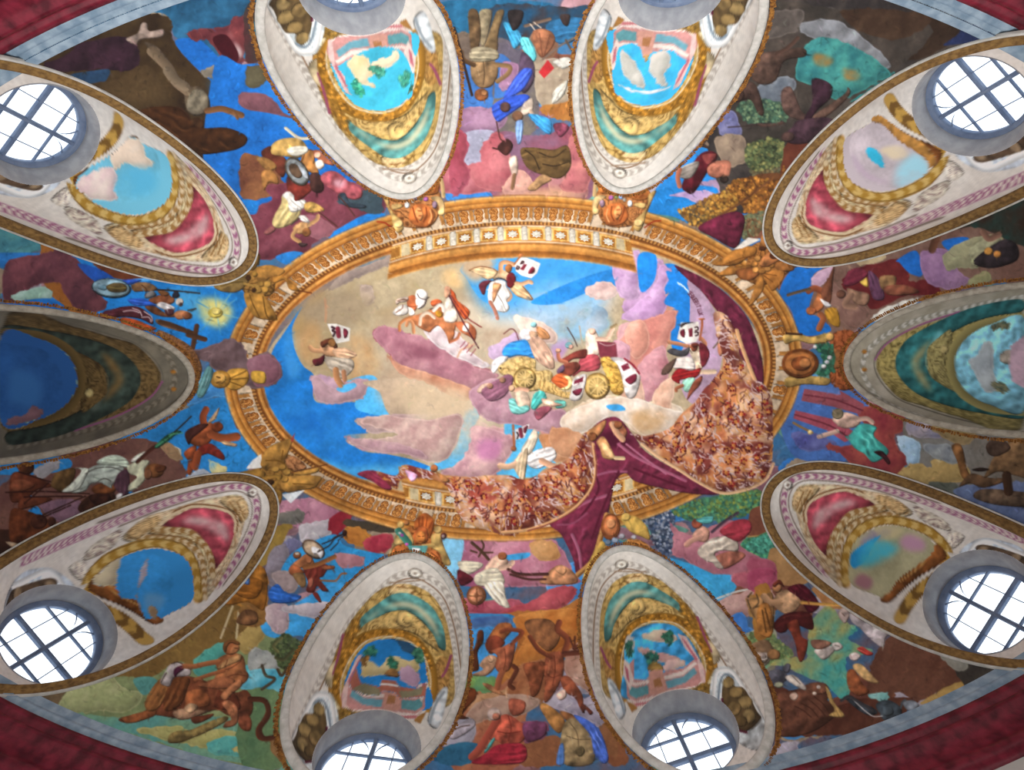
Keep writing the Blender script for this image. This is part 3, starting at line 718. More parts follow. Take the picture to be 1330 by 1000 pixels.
FIGURES = '''
@0 0
=fallen_giant
f 54483a,40362c 735,215 800,240 860,310 905,380 960,440 1010,440 1055,480 1065,560 1000,592 950,560 930,470 880,440 830,340 780,280
l13 6a5a48 770,260 850,340 890,410 950,460
l12 6e604e 850,360 880,400 940,440
f 706858 950,520 980,460 1030,460 1060,500 1055,560 1000,588 955,560
=+arm
l8 6f4c30 1050,562 1120,552 1170,565 1225,585
l4 6f4c30 1190,572 1205,600
=+head
o 3a2618 1000,632 38,34
=+robe
d 3c2414,5a3a22 700,572 900,545 1000,645 1150,650 1250,692 1240,742 1150,772 1000,782 850,720
@330 0
@340 180 5.885
=mercury_rider
f a8884e 60,90 100,30 180,0 280,0 340,50 350,110 280,150 180,140 80,130
f 5c2e22 0,100 70,60 80,120 180,150 190,240 160,300 90,230 20,160
f 8a6438 -40,140 60,160 120,220 60,250 0,210
f 9a6c3c 0,270 60,240 120,290 130,350 60,340 20,400
f a87440 300,170 340,90 400,100 410,180 440,270 370,260 320,220
l1.2 4a2c18 305,175 345,92 405,105 395,190
f 9a5a40 390,100 440,90 480,130 560,205 500,200 440,170
f d8c8b8 415,180 460,165 482,210 450,240 420,225
o c89880 430,130 28,26
f 6a2a22 200,290 300,340 400,370 330,450 260,480 200,400
f 3a2420 370,280 440,270 480,380 440,420 380,390
=+cloth
d d0ccbc,ecead8 200,80 280,60 352,70 350,110 270,140 210,120
=+shield
o55 4a4034 272,256 122,78
o55 8a9294 272,256 108,66
o50 5c4838 262,250 66,40
f b8c0c8 280,200 340,250 360,310 330,300 300,250
=+robe
f a05058 450,300 500,255 580,260 680,340 765,390 765,450 700,470 600,430 500,370
s c89aa4 560,320 640,330 620,380 560,360
f 2f3a44 585,430 640,420 680,490 790,510 790,535 680,530 600,490
=white_gowned_faller
d c4b078,e4dcc0 95,600 150,500 160,440 230,470 300,520 290,600 220,660 130,690 85,660
d dcd8d0,f4f2ec 160,440 205,405 250,440 260,480 330,470 340,520 280,560 220,560 200,480
f b89250 330,500 400,490 485,550 400,570 340,560
f b48a5c 240,690 300,640 370,660 340,720 280,730
l5 b48a5c 260,700 235,750 290,790
l5 b48a5c 360,660 420,620 430,590
d e4e0d8 285,600 330,590 370,640 320,640
l1.2 3a3030 225,660 290,610
o 8a5a34 345,720 34,34
f 7a4a48 20,720 80,670 110,700 50,740
f 3a2a2a 285,800 350,805 340,825 300,830
=+spear
l1.6 4a2a24 435,560 510,620 580,675
l1.6 4a2a24 590,440 650,510 710,590
@330 0
@590 20 4.347
=back_giant
f 80745c 145,-20 215,-20 192,120 160,182 145,100
f 5a4630 82,-20 135,-20 152,110 132,205 100,205 88,120
f 6e5a3e 212,60 242,-20 285,-20 252,100 242,205 168,212 190,130
f 7e6446 98,270 160,250 238,270 248,340 212,402 150,412 102,360
l1 4a3624 165,265 170,330 165,390
l1 a08660 130,290 140,340
l6 7e6242 235,278 312,290 302,330 245,372
l6 4a3624 112,280 52,250 40,205
=+loincloth
d 8e846c,b0a68c 92,200 150,178 242,200 242,252 108,262
=+head
o 7a4a2c 155,450 40,36
o 9a6a44 172,440 20,18
=+spear
l3.5 2e1e16 0,70 40,220 100,450
=lifted_servants
d 2a6088,5898b8 520,60 620,15 742,25 742,100 640,162 560,142
d 3a90b8,90dce8 280,45 330,55 385,130 342,192 308,120
d 60c0c8,a8e8e8 378,130 430,138 468,230 440,265 388,192
f 2a2424 305,-20 392,-20 372,60 330,85
f 3a2e2c 600,0 655,0 645,60 615,50
l4 6a5648 400,60 470,40 540,20
l1.5 c0b0a0 430,50 460,90
l1.5 c0b0a0 450,40 490,70
=+fan
f 8a5a40 448,90 540,88 572,150 502,242 458,180
l1 5a3426 500,235 480,100
l1 5a3426 505,235 540,110
=horn_flag
d c4c2b8,e4e2d8 560,262 640,238 675,272 620,305 590,290
l2.5 6a5a50 500,248 600,170 695,118
l3 50443c 630,140 660,190 685,215
=+flag
k b02c30 478,322 530,252 567,300 510,358
=white_elephant_tusk
d bcb8ac,d8d4c8 565,430 642,368 622,450 558,502
=blue_robed_women
f 4e3e50 388,208 450,268 452,370 402,442 370,400 368,290
d 3a58c0,7088dc 300,420 382,310 442,308 430,362 380,432 285,475
d 2f50b8,6480d4 215,520 290,468 402,448 422,482 300,572 245,602
f b8a898 388,510 442,468 444,540 380,572
o 4a3430 290,520 30,30
o 6e4e3a 360,572 32,30
l5 b09884 430,540 460,590
d 3a90c8,e4dcc8 420,560 540,588 548,672 500,652
d 7a9ac8,b0c4e0 348,610 392,600 382,710 358,722
f 6a3444 560,620 620,610 650,640 600,690
=lion_skin_man
d 5e482a,9a7c4c 375,760 450,748 560,760 642,738 662,850 600,922 500,902 412,860
l1.3 241a10 400,760 450,800 480,870
l1.3 241a10 480,775 560,800 630,755
l1.3 241a10 500,840 570,850 640,830
f aa845c 415,982 450,940 500,900 552,930 500,962 458,992
f c4ac9c 312,810 355,798 362,880 340,922 318,870
l5 7a5a40 340,900 328,975
f 3a201c 248,740 300,698 335,740 300,792 258,770
l2 3a201c 218,748 270,762
l1.5 3a201c 238,600 258,690 280,712
@330 0
@660 0
@909 0 3.002
=tumbling_rider
f 54403a 318,362 350,338 372,370 402,440 442,452 400,472 332,440
f 5c463c 428,462 560,372 578,342 588,368 542,420 470,472 430,472
l1.6 342826 110,496 330,480
l3.5 4c3832 320,480 260,490 230,485
=+robe
f 33202a 440,308 512,330 512,382 462,430 430,470 408,462 440,400
f 3c2a32 388,470 500,460 522,490 442,552 360,562 328,530 360,500
=+head
o 463430 345,535 26,20
=satyr_tree
f 4c3a32 218,222 300,200 402,188 412,222 332,240 300,312 250,332 200,300
f 40302a 128,342 200,320 232,360 252,442 230,447 200,392 150,392
l5 4a362e 300,212 350,180 382,148
o 3a2a24 148,372 28,28
l4 40302a 190,300 160,260 190,230
=dark_horse
f 34282a 150,120 210,110 240,160 220,200 170,190
@660 0
=maroon_flyer
f 4a161e 885,935 960,800 1020,768 1065,795 1010,880 945,980 905,975
f 7a3a38 985,790 1060,785 1020,840
=+skirt
d 8a827a 855,865 970,820 935,900 880,905
=+arm
f b0705a 1015,850 1060,820 1125,820 1118,872 1070,905 1020,892
l7 b0705a 1060,830 1115,830 1110,880
l6 a0604a 870,860 860,900 870,945
=+head
o 2a201c 1098,912 22,20
@990 0
@0 250
@100 340 6.65
=shield_warrior
f 7a5a3c 470,210 540,180 640,190 700,240 640,260 560,260 500,260
f 7c4a30 620,330 720,290 800,290 840,340 800,375 720,370 670,365
f 6a6a6c 590,290 650,250 690,290 650,310 600,320
f 7a5030 700,250 780,260 800,290 740,300
d 2c58b8,6088d8 440,330 560,320 640,350 690,385 600,385 500,380
d 2a50b0 400,160 560,160 500,190 440,200
o 8a5638 815,335 34,30
l1.2 3a2418 560,200 600,240 590,290
=+shield
o6 203038 300,232 172,86
o6 86a8b8 300,228 162,76
f 6890a4 180,230 240,200 270,230 240,250
f 56482c 255,215 320,185 400,190 435,220 420,260 340,270 280,255
l1 8a7a40 270,215 340,230 420,225
=+head
f 22222c 825,290 850,250 875,260 890,300 860,320 830,310
o c8bcb0 890,350 34,34
o 3a2c28 900,372 18,18
=+spear
l2 2c221c 680,240 850,250 1060,272
=cross_bearer
d 4a222a,9a7078 195,480 240,430 320,410 400,390 520,390 600,430 660,500 650,545 560,500 400,480 300,500 220,500
l1.2 d8c4c8 400,430 470,420 540,440
l1.2 d8c4c8 480,400 540,425 560,465
l1.2 d8c4c8 560,480 620,480 640,520
l1.2 d8c4c8 580,430 640,470 650,510
d a84a24,d0703c 380,490 500,500 600,540 690,580 620,600 450,580 400,560
f 6a4028 590,390 680,390 760,440 840,450 850,480 760,480 660,450
f 8a6a4c 690,500 800,520 900,570 920,610 800,580 700,540
=+veil
d ccc8c8,ececec 690,380 740,350 850,400 820,440 760,420
f 4a2a30 760,420 830,410 840,450 790,470
=+head
f 9a6644 840,450 900,420 990,450 990,495 920,500 870,500
o 7a4a30 950,470 38,32
l2 3a2a1c 960,420 1025,405
=+cross
l6.5 4a3020 720,520 850,560 1000,620
l6.5 4a3020 1035,555 1000,740
l6.5 4a3020 960,630 1105,670
@0 250
=sun_face
o b8a850 1095,612 38,28
o d0c070 1100,605 24,18
@280 320 9.093
=golden_eagle
z 8a6430,3a2410 250,380 400,290 480,250 600,235 770,300 720,420 680,560 560,600 400,590 320,520
f 8a6a34 350,150 400,40 460,28 512,100 512,200 450,292 378,262
l1.3 5a4018 400,255 420,60
l1.3 5a4018 440,270 478,90
l1.6 3a2810 465,50 518,110 508,220
f 80683c -20,470 60,380 280,328 422,360 330,502 220,552 60,532
l1.3 4a3818 60,470 200,430 320,420
l1.3 4a3818 40,410 200,370 340,360
=+wing
f a8783a 480,300 560,235 680,228 822,290 760,352 640,382 560,462 500,402
f 9c6c30 640,380 740,350 842,380 995,522 880,512 820,402 700,442
f a07434 338,560 440,558 572,580 735,852 622,872 480,842 380,722
l1.6 5a3c14 560,590 610,830 725,862
l1.3 5a3c14 400,570 450,700 520,840
l1.6 5a2c14 990,522 1135,552
=+knot
o a8803e 620,450 48,42
o a07838 590,515 46,40
o a8803e 510,525 42,36
o 9a7434 470,335 34,32
o a07838 540,450 40,36
o 3a2414 390,375 32,36
o 3a2414 460,520 28,26
l3 a48040 340,440 420,460 500,470
@0 250
@0 0 1
=ring_cloud
c 5a4648,7c666a 272,474 283,447 300,440 318,450 324,468 345,458 362,470 367,488 352,502 330,505 310,497 290,486
c 6e4450,8c6470 322,470 345,460 362,471 365,488 350,500 330,500
@0 250
=left_cartouche
z 7c5434,3a2414 800,700 960,775 1025,880 1005,965 940,925 900,830
z 6a4a30,3a2416 905,940 1000,960 1010,1000 960,1060 900,1090 850,1120 900,1040
f b88a3c 1160,905 1250,898 1262,960 1205,1005 1150,985
l1.5 6a4818 1165,945 1250,905
l1.5 6a4818 1165,950 1262,940
l1.5 6a4818 1165,960 1235,985
f c0963c 1280,910 1345,915 1345,970 1285,960
=+mask
o a87a34 1120,950 52,46
o c89a50 1115,945 34,30
l2 5a3a18 1100,935 1115,940
l2 5a3a18 1120,960 1100,965
=+flower
d 5c8a8c,d0e0e0 1005,985 1055,885 1085,920 1040,1030 1005,1040
@330 250
@490 230 12.09
=top_left_cartouche
z a0683a,4a2812 130,300 350,220 900,200 1010,330 960,640 800,800 500,800 300,720 170,500
f c07438 150,320 220,190 400,200 560,190 740,90 800,-20 990,-20 970,240 860,290 640,300 480,350 300,400
l1.3 7a3a16 770,190 720,230 670,170 720,110 790,160 765,205 730,185
l1.3 7a3a16 830,30 870,130 830,250
l1.3 7a3a16 910,30 930,130 900,240
l1.3 7a3a16 430,280 390,335 355,270 410,225 445,280
l1.3 7a3a16 290,230 278,300 330,335
l1.3 7a3a16 500,210 520,290
l1.3 7a3a16 580,200 590,280
=+putto
f b8985c 60,240 180,300 200,470 290,600 380,680 420,820 330,880 260,780 220,600 170,480
f c4a468 230,440 380,430 400,480 260,520
f b89a6a 840,330 980,310 1060,420 1060,590 1000,610 960,440
l5 b89a6a 990,0 1020,120 1040,300
o c4a870 340,740 72,62
o c0a06c 1012,560 58,52
l2 8e2c14 0,700 120,720 250,810
=+mask
f b86834 500,600 560,470 700,420 860,500 892,640 820,780 640,782 520,700
f d08c54 610,500 650,470 700,500 732,600 690,690 640,655 600,580
l1.5 6e3014 560,480 590,600 640,710
l1.5 6e3014 765,480 775,600 730,705
l1.5 e0a468 830,520 850,620 810,720
l1.2 6e3014 640,530 690,535
l1.2 6e3014 650,610 690,605
=+flower
o d4d8d8 475,440 42,56
o 7a9ac8 610,340 42,36
o 9a5a90 770,350 42,40
o 6a7a48 690,345 32,30
o 8a7080 910,440 42,60
o a8a8a0 560,385 26,26
@330 250
=angel_left
f cf9c74 330,790 380,775 430,790 525,825 440,832 370,832
l6 c09068 340,805 300,800 285,785
f 5a3020 340,760 400,740 425,780 415,800 385,770 350,790
o 9a6a3c 400,765 22,22
=+wing
d d4aa88 400,800 460,790 525,825 470,850 420,835
=+robe
d aca090,d8d4cc 355,840 420,840 500,850 505,900 450,945 400,915
=+leg
l8 aa7850 415,900 420,940 440,975
l6 a07050 455,910 460,950
=+sash
f 5c2028 298,852 330,842 360,825 352,870 312,882
=+trumpet
l3 b08868 362,655 365,600 360,540
=+banner
k e6e2da 372,668 420,668 490,690 485,755 420,768 400,730
f 7a2838 456,692 478,705 474,735 458,738
l6 7a2838 425,690 430,728
l3 3a2028 395,682 408,690 398,700 410,708 402,728
@660 250
@480 370 9.5
=horse_team
f c47a4e 480,400 560,380 700,330 860,250 910,265 930,400 1000,470 1080,440 1060,560 1050,640 990,730 950,620 860,510 780,560 740,590 600,520
f b4623e 1060,480 1180,455 1270,500 1325,580 1305,690 1240,645 1140,590
f e6dacc 1185,470 1240,500 1220,585 1150,560
f b0603c 470,170 540,130 585,170 590,285 540,345 480,300
f e8dcd0 470,280 540,300 565,365 500,385
f d8c0b0 330,195 400,160 455,150 490,170 460,212 385,222 340,252
f f0e8e0 290,350 340,282 400,250 470,260 480,350 420,380 340,385
f f2ece6 578,90 620,60 680,68 722,120 702,240 650,295 600,292 570,200
f c49274 930,40 970,18 1012,60 992,140 950,175 930,120
f ecdccc 950,180 1012,160 1040,280 1080,340 1092,420 1040,472 930,450 918,330
l1.2 3a2824 590,110 620,160 690,180 735,150
l1.2 3a2824 605,292 670,250 695,195
l1.2 6a3420 330,340 400,290 410,250
l1 6a3420 470,265 540,270 600,260
l1.2 5a3424 345,200 420,180 470,190
f c89030 815,340 860,320 910,370 880,410 830,390
l1.5 3a2824 750,300 790,285
=+mane
d b4502a,d07848 1000,60 1060,110 1092,200 1200,280 1245,350 1185,435 1100,340 1040,220
d b85a34 760,210 840,180 905,215 860,250 780,270
=+leg
l4.5 e8dcd0 790,315 860,248 905,270 915,320
l4 e0c8b0 620,490 640,385 720,345 800,405
l4 c07848 370,560 372,485 440,425 520,400
l4 c8885c 545,585 530,470 480,440 455,500
l4 b06a48 1000,700 1080,660 1110,600
l2.5 d0a488 1085,890 1130,805 1200,770 1290,730
=+rein
l1.8 4a2028 985,140 1060,280 1140,430 1250,620 1345,780
l1.6 7a2c28 1000,130 1180,380 1330,492 1380,520
=+harp
l1.2 8a3848 1120,770 1180,700
l1.2 8a3848 1160,800 1225,715
l1.2 8a3848 1200,830 1270,750
l1.2 8a3848 1250,870 1310,790
@600 330 11.083
=angel_top
f d8b890 450,365 520,250 560,228 620,240 700,280 722,330 690,420 620,372 540,352
l6 d09a70 555,250 568,140 640,118 740,150
f 9a6034 622,200 680,150 732,190 700,272 650,262
l7 d4a47c 640,520 690,600 660,650
=+wing
d d8b88c,f0dcc0 100,240 180,190 280,178 420,205 520,245 500,310 460,352 380,372 300,342 260,312 180,272
l1.3 7a4a30 105,235 200,190 300,178 430,205 500,245
d d4b084,f0dcb8 690,490 760,440 860,450 960,560 1025,655 980,672 880,640 780,600
l1.3 7a4a28 860,452 960,560 1020,650
=+cloak
f 7c242a 655,310 720,268 772,320 772,420 720,492 660,472 648,420
f 6a2c38 248,450 330,388 445,388 400,432 360,482 332,585 290,572
=+robe
d e6e4e0,f8f4f0 400,450 450,392 560,372 640,410 650,480 705,600 655,680 690,780 640,842 560,842 480,800 400,700 378,620
l1.6 3a3038 450,385 520,356 600,362 655,405
l1.2 8a8078 520,590 580,690 640,830
l1.2 8a8078 390,680 440,760
=+leg
f d49a6c 448,442 500,418 572,440 560,500 520,560 490,650 450,705 445,600
l4.5 b0705a 405,690 470,800 512,925
=+arm
l5 d8a47c 780,420 860,430 960,395 1000,410
=+banner
k ece4e0 760,150 830,60 920,58 1040,95 1135,140 1085,280 1000,352 860,312 780,250
f 7c2434 955,278 1010,188 1052,210 1052,262 1010,288
k 7c2434 838,222 900,148 945,155 892,242
l2 3a1c20 845,140 870,100 890,115 870,135
l2 3a1c20 800,175 785,210 815,215 825,185
=+trumpet
l2.2 a06038 755,145 830,50 870,5
o b87040 850,22 26,24
@850 400 8.336
=angel_right
f dcc8ac 380,420 400,392 480,400 522,460 552,560 532,640 480,702 440,600 392,500
f ead8c4 470,480 520,500 530,580 490,600
l5 b47858 505,470 552,395 510,332
l5 b47a5a 380,420 280,392 160,370
l6 dcc0a0 470,640 480,685 540,692 650,690
o 8a4a34 435,432 38,44
o 6a3428 440,405 44,26
=+wing
f 4a484c 140,472 200,440 300,462 382,430 372,500 310,532 200,512
d e6dcd4,fcf4f0 235,550 400,538 445,640 420,682 300,662 215,655
d 5c463c,b09078 80,725 110,640 240,545 205,650 160,712
=+cloak
f 742832 490,388 562,410 602,500 572,600 522,645 500,560
=+robe
d 942024,c04438 188,762 260,660 400,682 502,650 490,722 420,772 290,782 272,825
d 9cd4bc,d8ece0 310,790 432,758 442,860 370,912 320,892
=+leg
f 8e4c38 430,800 522,738 502,832 420,925 355,1005 380,900
l4.5 9a5c40 305,840 240,870 235,895
=+banner
k ece6de 290,160 380,162 482,148 492,290 460,370 350,392 250,342
f 3a3030 290,215 300,170 400,158 440,160 350,180
f 742434 288,248 330,238 332,318 300,312 282,280
k 742434 372,228 415,218 418,312 382,318
l2 3a2024 440,210 465,205 470,235 445,245
l2 3a2024 442,262 470,262 468,292 448,300
=+trumpet
l3 a85e40 490,345 515,200 516,130
o b46a44 516,124 36,11
=curtain_putto
o a05a40 705,288 36,40
f bc7c5c 695,345 742,358 765,450 722,525 690,470
f 8a4a30 700,262 740,250 800,330 760,340
l2 6a5a48 640,432 690,370
@620 420 5.542
=wheat_chariot
f dcd4d4 300,92 340,40 395,58 405,112 340,132
o 8cc0c4 408,12 24,20
f d0a888 380,60 440,70 430,110 390,112
d c88c5c,e0b890 430,25 500,55 525,112 450,108
l1.5 6a3434 300,125 275,60 240,40 190,75
=+robe
d 3490dc,b8dcf4 180,212 220,152 300,125 362,130 418,252 360,240 290,235 222,250
f ece8e8 98,312 140,252 222,240 205,290 160,322 120,365
=+plume
d cca48c,e4c8b0 378,120 450,100 532,200 562,312 530,332 470,302 410,240
=+car
z ccac70,7c6030 150,325 220,268 330,242 422,268 430,340 520,340 545,400 450,482 260,482 248,390 180,372
z cca868,7c5c2c 440,418 540,430 620,490 695,500 660,545 540,512 460,482
o 2a2018 170,325 8,8
=+wheel
o 8c6c34 345,400 84,82
o d4b470 345,400 74,72
o a48a54 345,400 56,54
l1.6 e0c080 345,345 345,455
l1.6 e0c080 290,400 400,400
l1.6 e0c080 306,361 384,439
l1.6 e0c080 306,439 384,361
l1.2 e0c080 323,350 367,450
l1.2 e0c080 295,378 395,422
o e0c080 345,400 14,14
=water_nymphs
f d4b49c 0,490 40,440 120,436 140,470 80,490 30,505
d 8c5c70,b08898 35,480 150,405 225,368 265,410 205,522 110,565 50,532
o b08068 95,455 24,22
o b48468 185,412 24,22
f dcc0a8 268,490 340,480 385,560 372,622 310,642 288,580
l5 d8a488 270,478 320,470 360,480
o c8a080 250,470 22,24
=+robe
d 84d4cc,c8f0ec 228,555 270,545 300,600 360,592 382,622 330,655 250,645
d 4cb4ac,98dcd4 388,605 410,512 470,488 502,540 450,592 420,625
d 60b0a4,98d4cc 560,558 632,560 642,602 570,612
=+leg
f dcb49c 470,540 560,570 622,592 540,602 480,582
f 8c4a58 410,640 470,600 540,610 500,660 440,700
=ruler_chariot
f ecd4c0 788,62 830,38 872,90 882,222 800,232 780,150
o d0a48c 832,62 26,24
l6 e0b8a0 868,112 930,112 955,70 972,40
l4 9a8460 965,30 1000,10
=+robe
d b8505a,dc8c84 690,385 720,300 762,240 850,225 888,262 880,332 800,352 750,350
=+cloth
k 7a3440 862,130 1002,142 1012,252 885,248
l1.2 c0a0a0 880,140 935,160 1000,145
=+attendant
f 74342c 600,270 660,230 720,200 790,190 780,250 700,260 640,290
f 7a3c30 620,300 720,280 740,330 660,390 600,370
o 70a0a8 662,160 28,24
o d4a490 678,172 18,18
l5 b06a50 640,280 590,260 580,200
o c89478 585,198 22,16
f 6a5068 575,340 620,300 630,340 590,370
=+spear
l1.5 4a3834 648,30 690,100 720,165
l1.5 b8a080 735,20 745,90 755,150
=+cloak
d d06434,e88c58 535,405 600,360 680,400 660,470 610,475 560,440
=+crescent
f e0c488 615,382 672,388 692,440 655,482 598,476 650,452 655,412
=+car
z d4a850,7a5420 888,262 960,245 1012,300 1062,460 1022,525 960,482 930,382
=+wheel
o 8c6c34 865,455 94,98
o d8b46c 865,455 82,86
o a88c54 865,455 60,64
l1.6 e4c480 865,385 865,525
l1.6 e4c480 795,455 935,455
l1.6 e4c480 815,405 915,505
l1.6 e4c480 815,505 915,405
l1.2 e4c480 838,390 892,520
l1.2 e4c480 800,428 930,482
o e4c480 865,455 16,16
=+shield
f f0eae6 958,252 1042,252 1112,310 1175,385 1142,525 1080,532 1050,430 1020,312
k 78263a 1035,310 1085,285 1102,325 1055,347
f 78263a 1070,402 1142,365 1148,412 1110,442 1080,428
l2.5 8a2030 1060,255 1120,300 1165,360
f f0eae6 698,400 785,368 775,470 742,552 668,552 680,482
k 78263a 700,415 768,385 762,422 695,442
f 78263a 688,490 758,470 742,515 710,522
@0 0 1
=gilt_inscription
l1.4 d4ecfc 880.4,366.8 881.4,368.6 882.6,369.8
l1.4 d4ecfc 882.7,368.0 884.5,369.8 884.9,371.0
l1.4 d4ecfc 885.0,369.2 886.0,371.0 887.2,372.2
l1.4 d4ecfc 887.1,371.0 888.9,372.8 889.3,374.0
l1.4 d4ecfc 889.2,373.3 890.2,375.1 891.4,376.3
l1.4 d4ecfc 891.3,375.6 893.1,377.4 893.5,378.6
l1.4 d4ecfc 893.2,377.6 894.2,379.4 895.4,380.6
l0.9 5a2a3a 897.99,379.89 897.24,378.30
l0.9 5a2a3a 897.24,378.30 895.66,378.88
l0.9 5a2a3a 895.66,378.88 895.73,381.66
l0.9 5a2a3a 895.73,381.66 893.96,382.42
l0.9 5a2a3a 893.96,382.42 893.21,380.83
l0.9 5a2a3a 900.21,381.56 898.51,379.70
l0.9 5a2a3a 898.51,379.70 894.67,383.20
l0.9 5a2a3a 894.67,383.20 896.36,385.06
l0.9 5a2a3a 896.59,381.45 898.00,383.00
l0.9 5a2a3a 901.39,383.27 898.54,383.76
l0.9 5a2a3a 898.54,383.76 897.16,386.30
l0.9 5a2a3a 897.16,386.30 900.01,385.81
l0.9 5a2a3a 900.01,385.81 901.39,383.27
l0.9 5a2a3a 898.55,385.56 898.01,387.49
l0.9 5a2a3a 902.50,384.82 899.53,386.94
l0.9 5a2a3a 899.53,386.94 899.00,388.87
l0.9 5a2a3a 899.00,388.87 901.00,388.99
l0.9 5a2a3a 901.00,388.99 903.96,386.87
l0.9 5a2a3a 905.80,389.44 904.33,387.39
l0.9 5a2a3a 904.33,387.39 900.10,390.42
l0.9 5a2a3a 900.10,390.42 901.57,392.47
l0.9 5a2a3a 902.22,388.90 903.44,390.61
l0.9 5a2a3a 901.55,392.70 906.06,390.12
l0.9 5a2a3a 906.06,390.12 906.88,392.07
l0.9 5a2a3a 906.88,392.07 905.07,393.10
l0.9 5a2a3a 905.07,393.10 903.80,391.41
l0.9 5a2a3a 903.80,391.41 902.80,394.89
l0.9 5a2a3a 908.16,393.79 903.64,396.36
l0.9 5a2a3a 909.34,395.72 910.15,398.55
l0.9 5a2a3a 909.74,397.14 904.74,398.56
l0.9 5a2a3a 910.81,400.87 905.81,402.30
l0.9 5a2a3a 905.81,402.30 906.50,404.72
l0.9 5a2a3a 911.54,403.44 908.04,404.44
l0.9 5a2a3a 908.04,404.44 906.89,406.08
l0.9 5a2a3a 906.89,406.08 908.74,406.86
l0.9 5a2a3a 908.74,406.86 912.24,405.86
l0.9 5a2a3a 912.28,406.01 907.97,409.86
l0.9 5a2a3a 912.97,408.43 907.28,407.44
@660 250
=crimson_curtain
d 64243a,8c4a60 845,372 920,400 1000,440 1090,500 1190,600 1245,700 1292,860 1292,1000 1240,1005 1180,850 1150,700 1060,600 980,500 910,440
=+brocade
B 6a2a28 1045,615 1100,618 1150,690 1185,780 1170,810 1225,900 1260,1010 1020,1010 1090,880 1075,770 1060,720
l5 d8a878 1160,700 1185,780 1215,860 1255,960
@0 0 1
=top_right_cartouche
z a0683a,4a2812 847.2,253.3 829.1,246.7 783.6,245.0 774.5,255.8 778.6,281.4 791.8,294.7 816.6,294.7 833.2,288.1 843.9,269.9
f c07438 845.6,255.0 839.8,244.2 824.9,245.0 811.7,244.2 796.8,235.9 791.8,226.8 776.1,226.8 777.8,248.4 786.9,252.5 805.1,253.3 818.3,257.4 833.2,261.6
l1.3 7a3a16 794.3,244.2 798.4,247.5 802.6,242.6 798.4,237.6 792.7,241.7 794.7,245.5 797.6,243.8
l1.3 7a3a16 789.3,231.0 786.0,239.3 789.3,249.2
l1.3 7a3a16 782.7,231.0 781.1,239.3 783.6,248.4
l1.3 7a3a16 822.4,251.7 825.7,256.2 828.6,250.8 824.1,247.1 821.2,251.7
l1.3 7a3a16 834.0,247.5 835.0,253.3 830.7,256.2
l1.3 7a3a16 816.6,245.9 815.0,252.5
l1.3 7a3a16 810.0,245.0 809.2,251.7
=+putto
f b8985c 853.0,248.4 843.1,253.3 841.5,267.4 834.0,278.1 826.6,284.7 823.3,296.3 830.7,301.3 836.5,293.0 839.8,278.1 843.9,268.2
f c4a468 839.0,264.9 826.6,264.1 824.9,268.2 836.5,271.5
f b89a6a 788.5,255.8 776.9,254.1 770.3,263.2 770.3,277.3 775.3,279.0 778.6,264.9
l5 b89a6a 776.1,228.5 773.6,238.4 772.0,253.3
o c4a870 829.9,289.7 6.0,5.1
o c0a06c 774.3,274.8 4.8,4.3
l2 8e2c14 858.0,286.4 848.1,288.1 837.3,295.5
=+mask
f b86834 816.6,278.1 811.7,267.4 800.1,263.2 786.9,269.9 784.2,281.4 790.2,293.0 805.1,293.2 815.0,286.4
f d08c54 807.5,269.9 804.2,267.4 800.1,269.9 797.5,278.1 800.9,285.6 805.1,282.7 808.4,276.5
l1.5 6e3014 811.7,268.2 809.2,278.1 805.1,287.2
l1.5 6e3014 794.7,268.2 793.9,278.1 797.6,286.8
l1.5 e0a468 789.3,271.5 787.7,279.8 791.0,288.1
l1.2 6e3014 805.1,272.3 800.9,272.8
l1.2 6e3014 804.2,279.0 800.9,278.5
=+flower
o d4d8d8 818.7,264.9 3.5,4.6
o 7a9ac8 807.5,256.6 3.5,3.0
o 9a5a90 794.3,257.4 3.5,3.3
o 6a7a48 800.9,257.0 2.6,2.5
o 8a7080 782.7,264.9 3.5,5.0
o a8a8a0 811.7,260.3 2.2,2.2
@660 250
@920 280 8.336
=golden_wings_right
z 8a5a2c,3e220e 480,330 640,280 850,330 1000,480 900,600 700,720 560,760 400,680 420,500
f 8a5a2c 650,-40 800,-40 785,200 805,330 740,300 700,150
f a46c38 568,282 600,190 680,148 745,230 742,340 640,362 580,332
f 8e5c30 720,560 800,460 900,520 932,592 830,612
f 9a6832 915,470 1100,478 1092,572 1000,552 930,522
l1.3 5a3414 760,500 830,480 880,560
=+wing
f 9c6830 65,542 180,450 300,368 502,332 522,420 420,472 300,542
f a87034 95,652 200,580 300,560 482,540 422,602 250,652
f 7a4a28 300,602 480,560 562,620 482,702 360,692
f a06c34 438,985 512,760 560,640 602,680 602,800 522,922
f 96622e 588,640 700,588 832,620 792,740 700,822 640,742
l1.3 6a3e18 150,540 330,470 500,430
l1.3 6a3e18 600,650 700,720
l1.3 6a3e18 620,630 740,650
=+shell
o b07c42 540,470 38,34
o a87238 505,530 38,34
o b07c42 520,592 38,34
o a87238 590,605 40,32
o b07c42 650,582 40,32
o a87238 692,542 32,32
f a86c40 558,540 590,460 700,378 760,400 835,440 720,522 640,562
o 4a2816 715,435 50,42
o 4a2818 590,360 42,24
@660 250
=red_tent
f 5e2034 965,182 1050,130 1150,98 1202,130 1185,230 1150,285 1050,235
=open_book
k dcd6cc 1148,290 1220,230 1285,240 1190,285
@990 250
=trumpet_angel
f a0623c 232,595 262,560 290,500 320,560 300,600 260,615
l8 8a4a30 300,500 265,485 235,500
l8 9a5a38 295,620 310,640 288,690
=+wing
f 6c4230 300,505 340,430 370,362 362,440 350,560 320,560
=+robe
d b4842e,d8b868 318,600 380,590 395,680 345,665
=+cloth
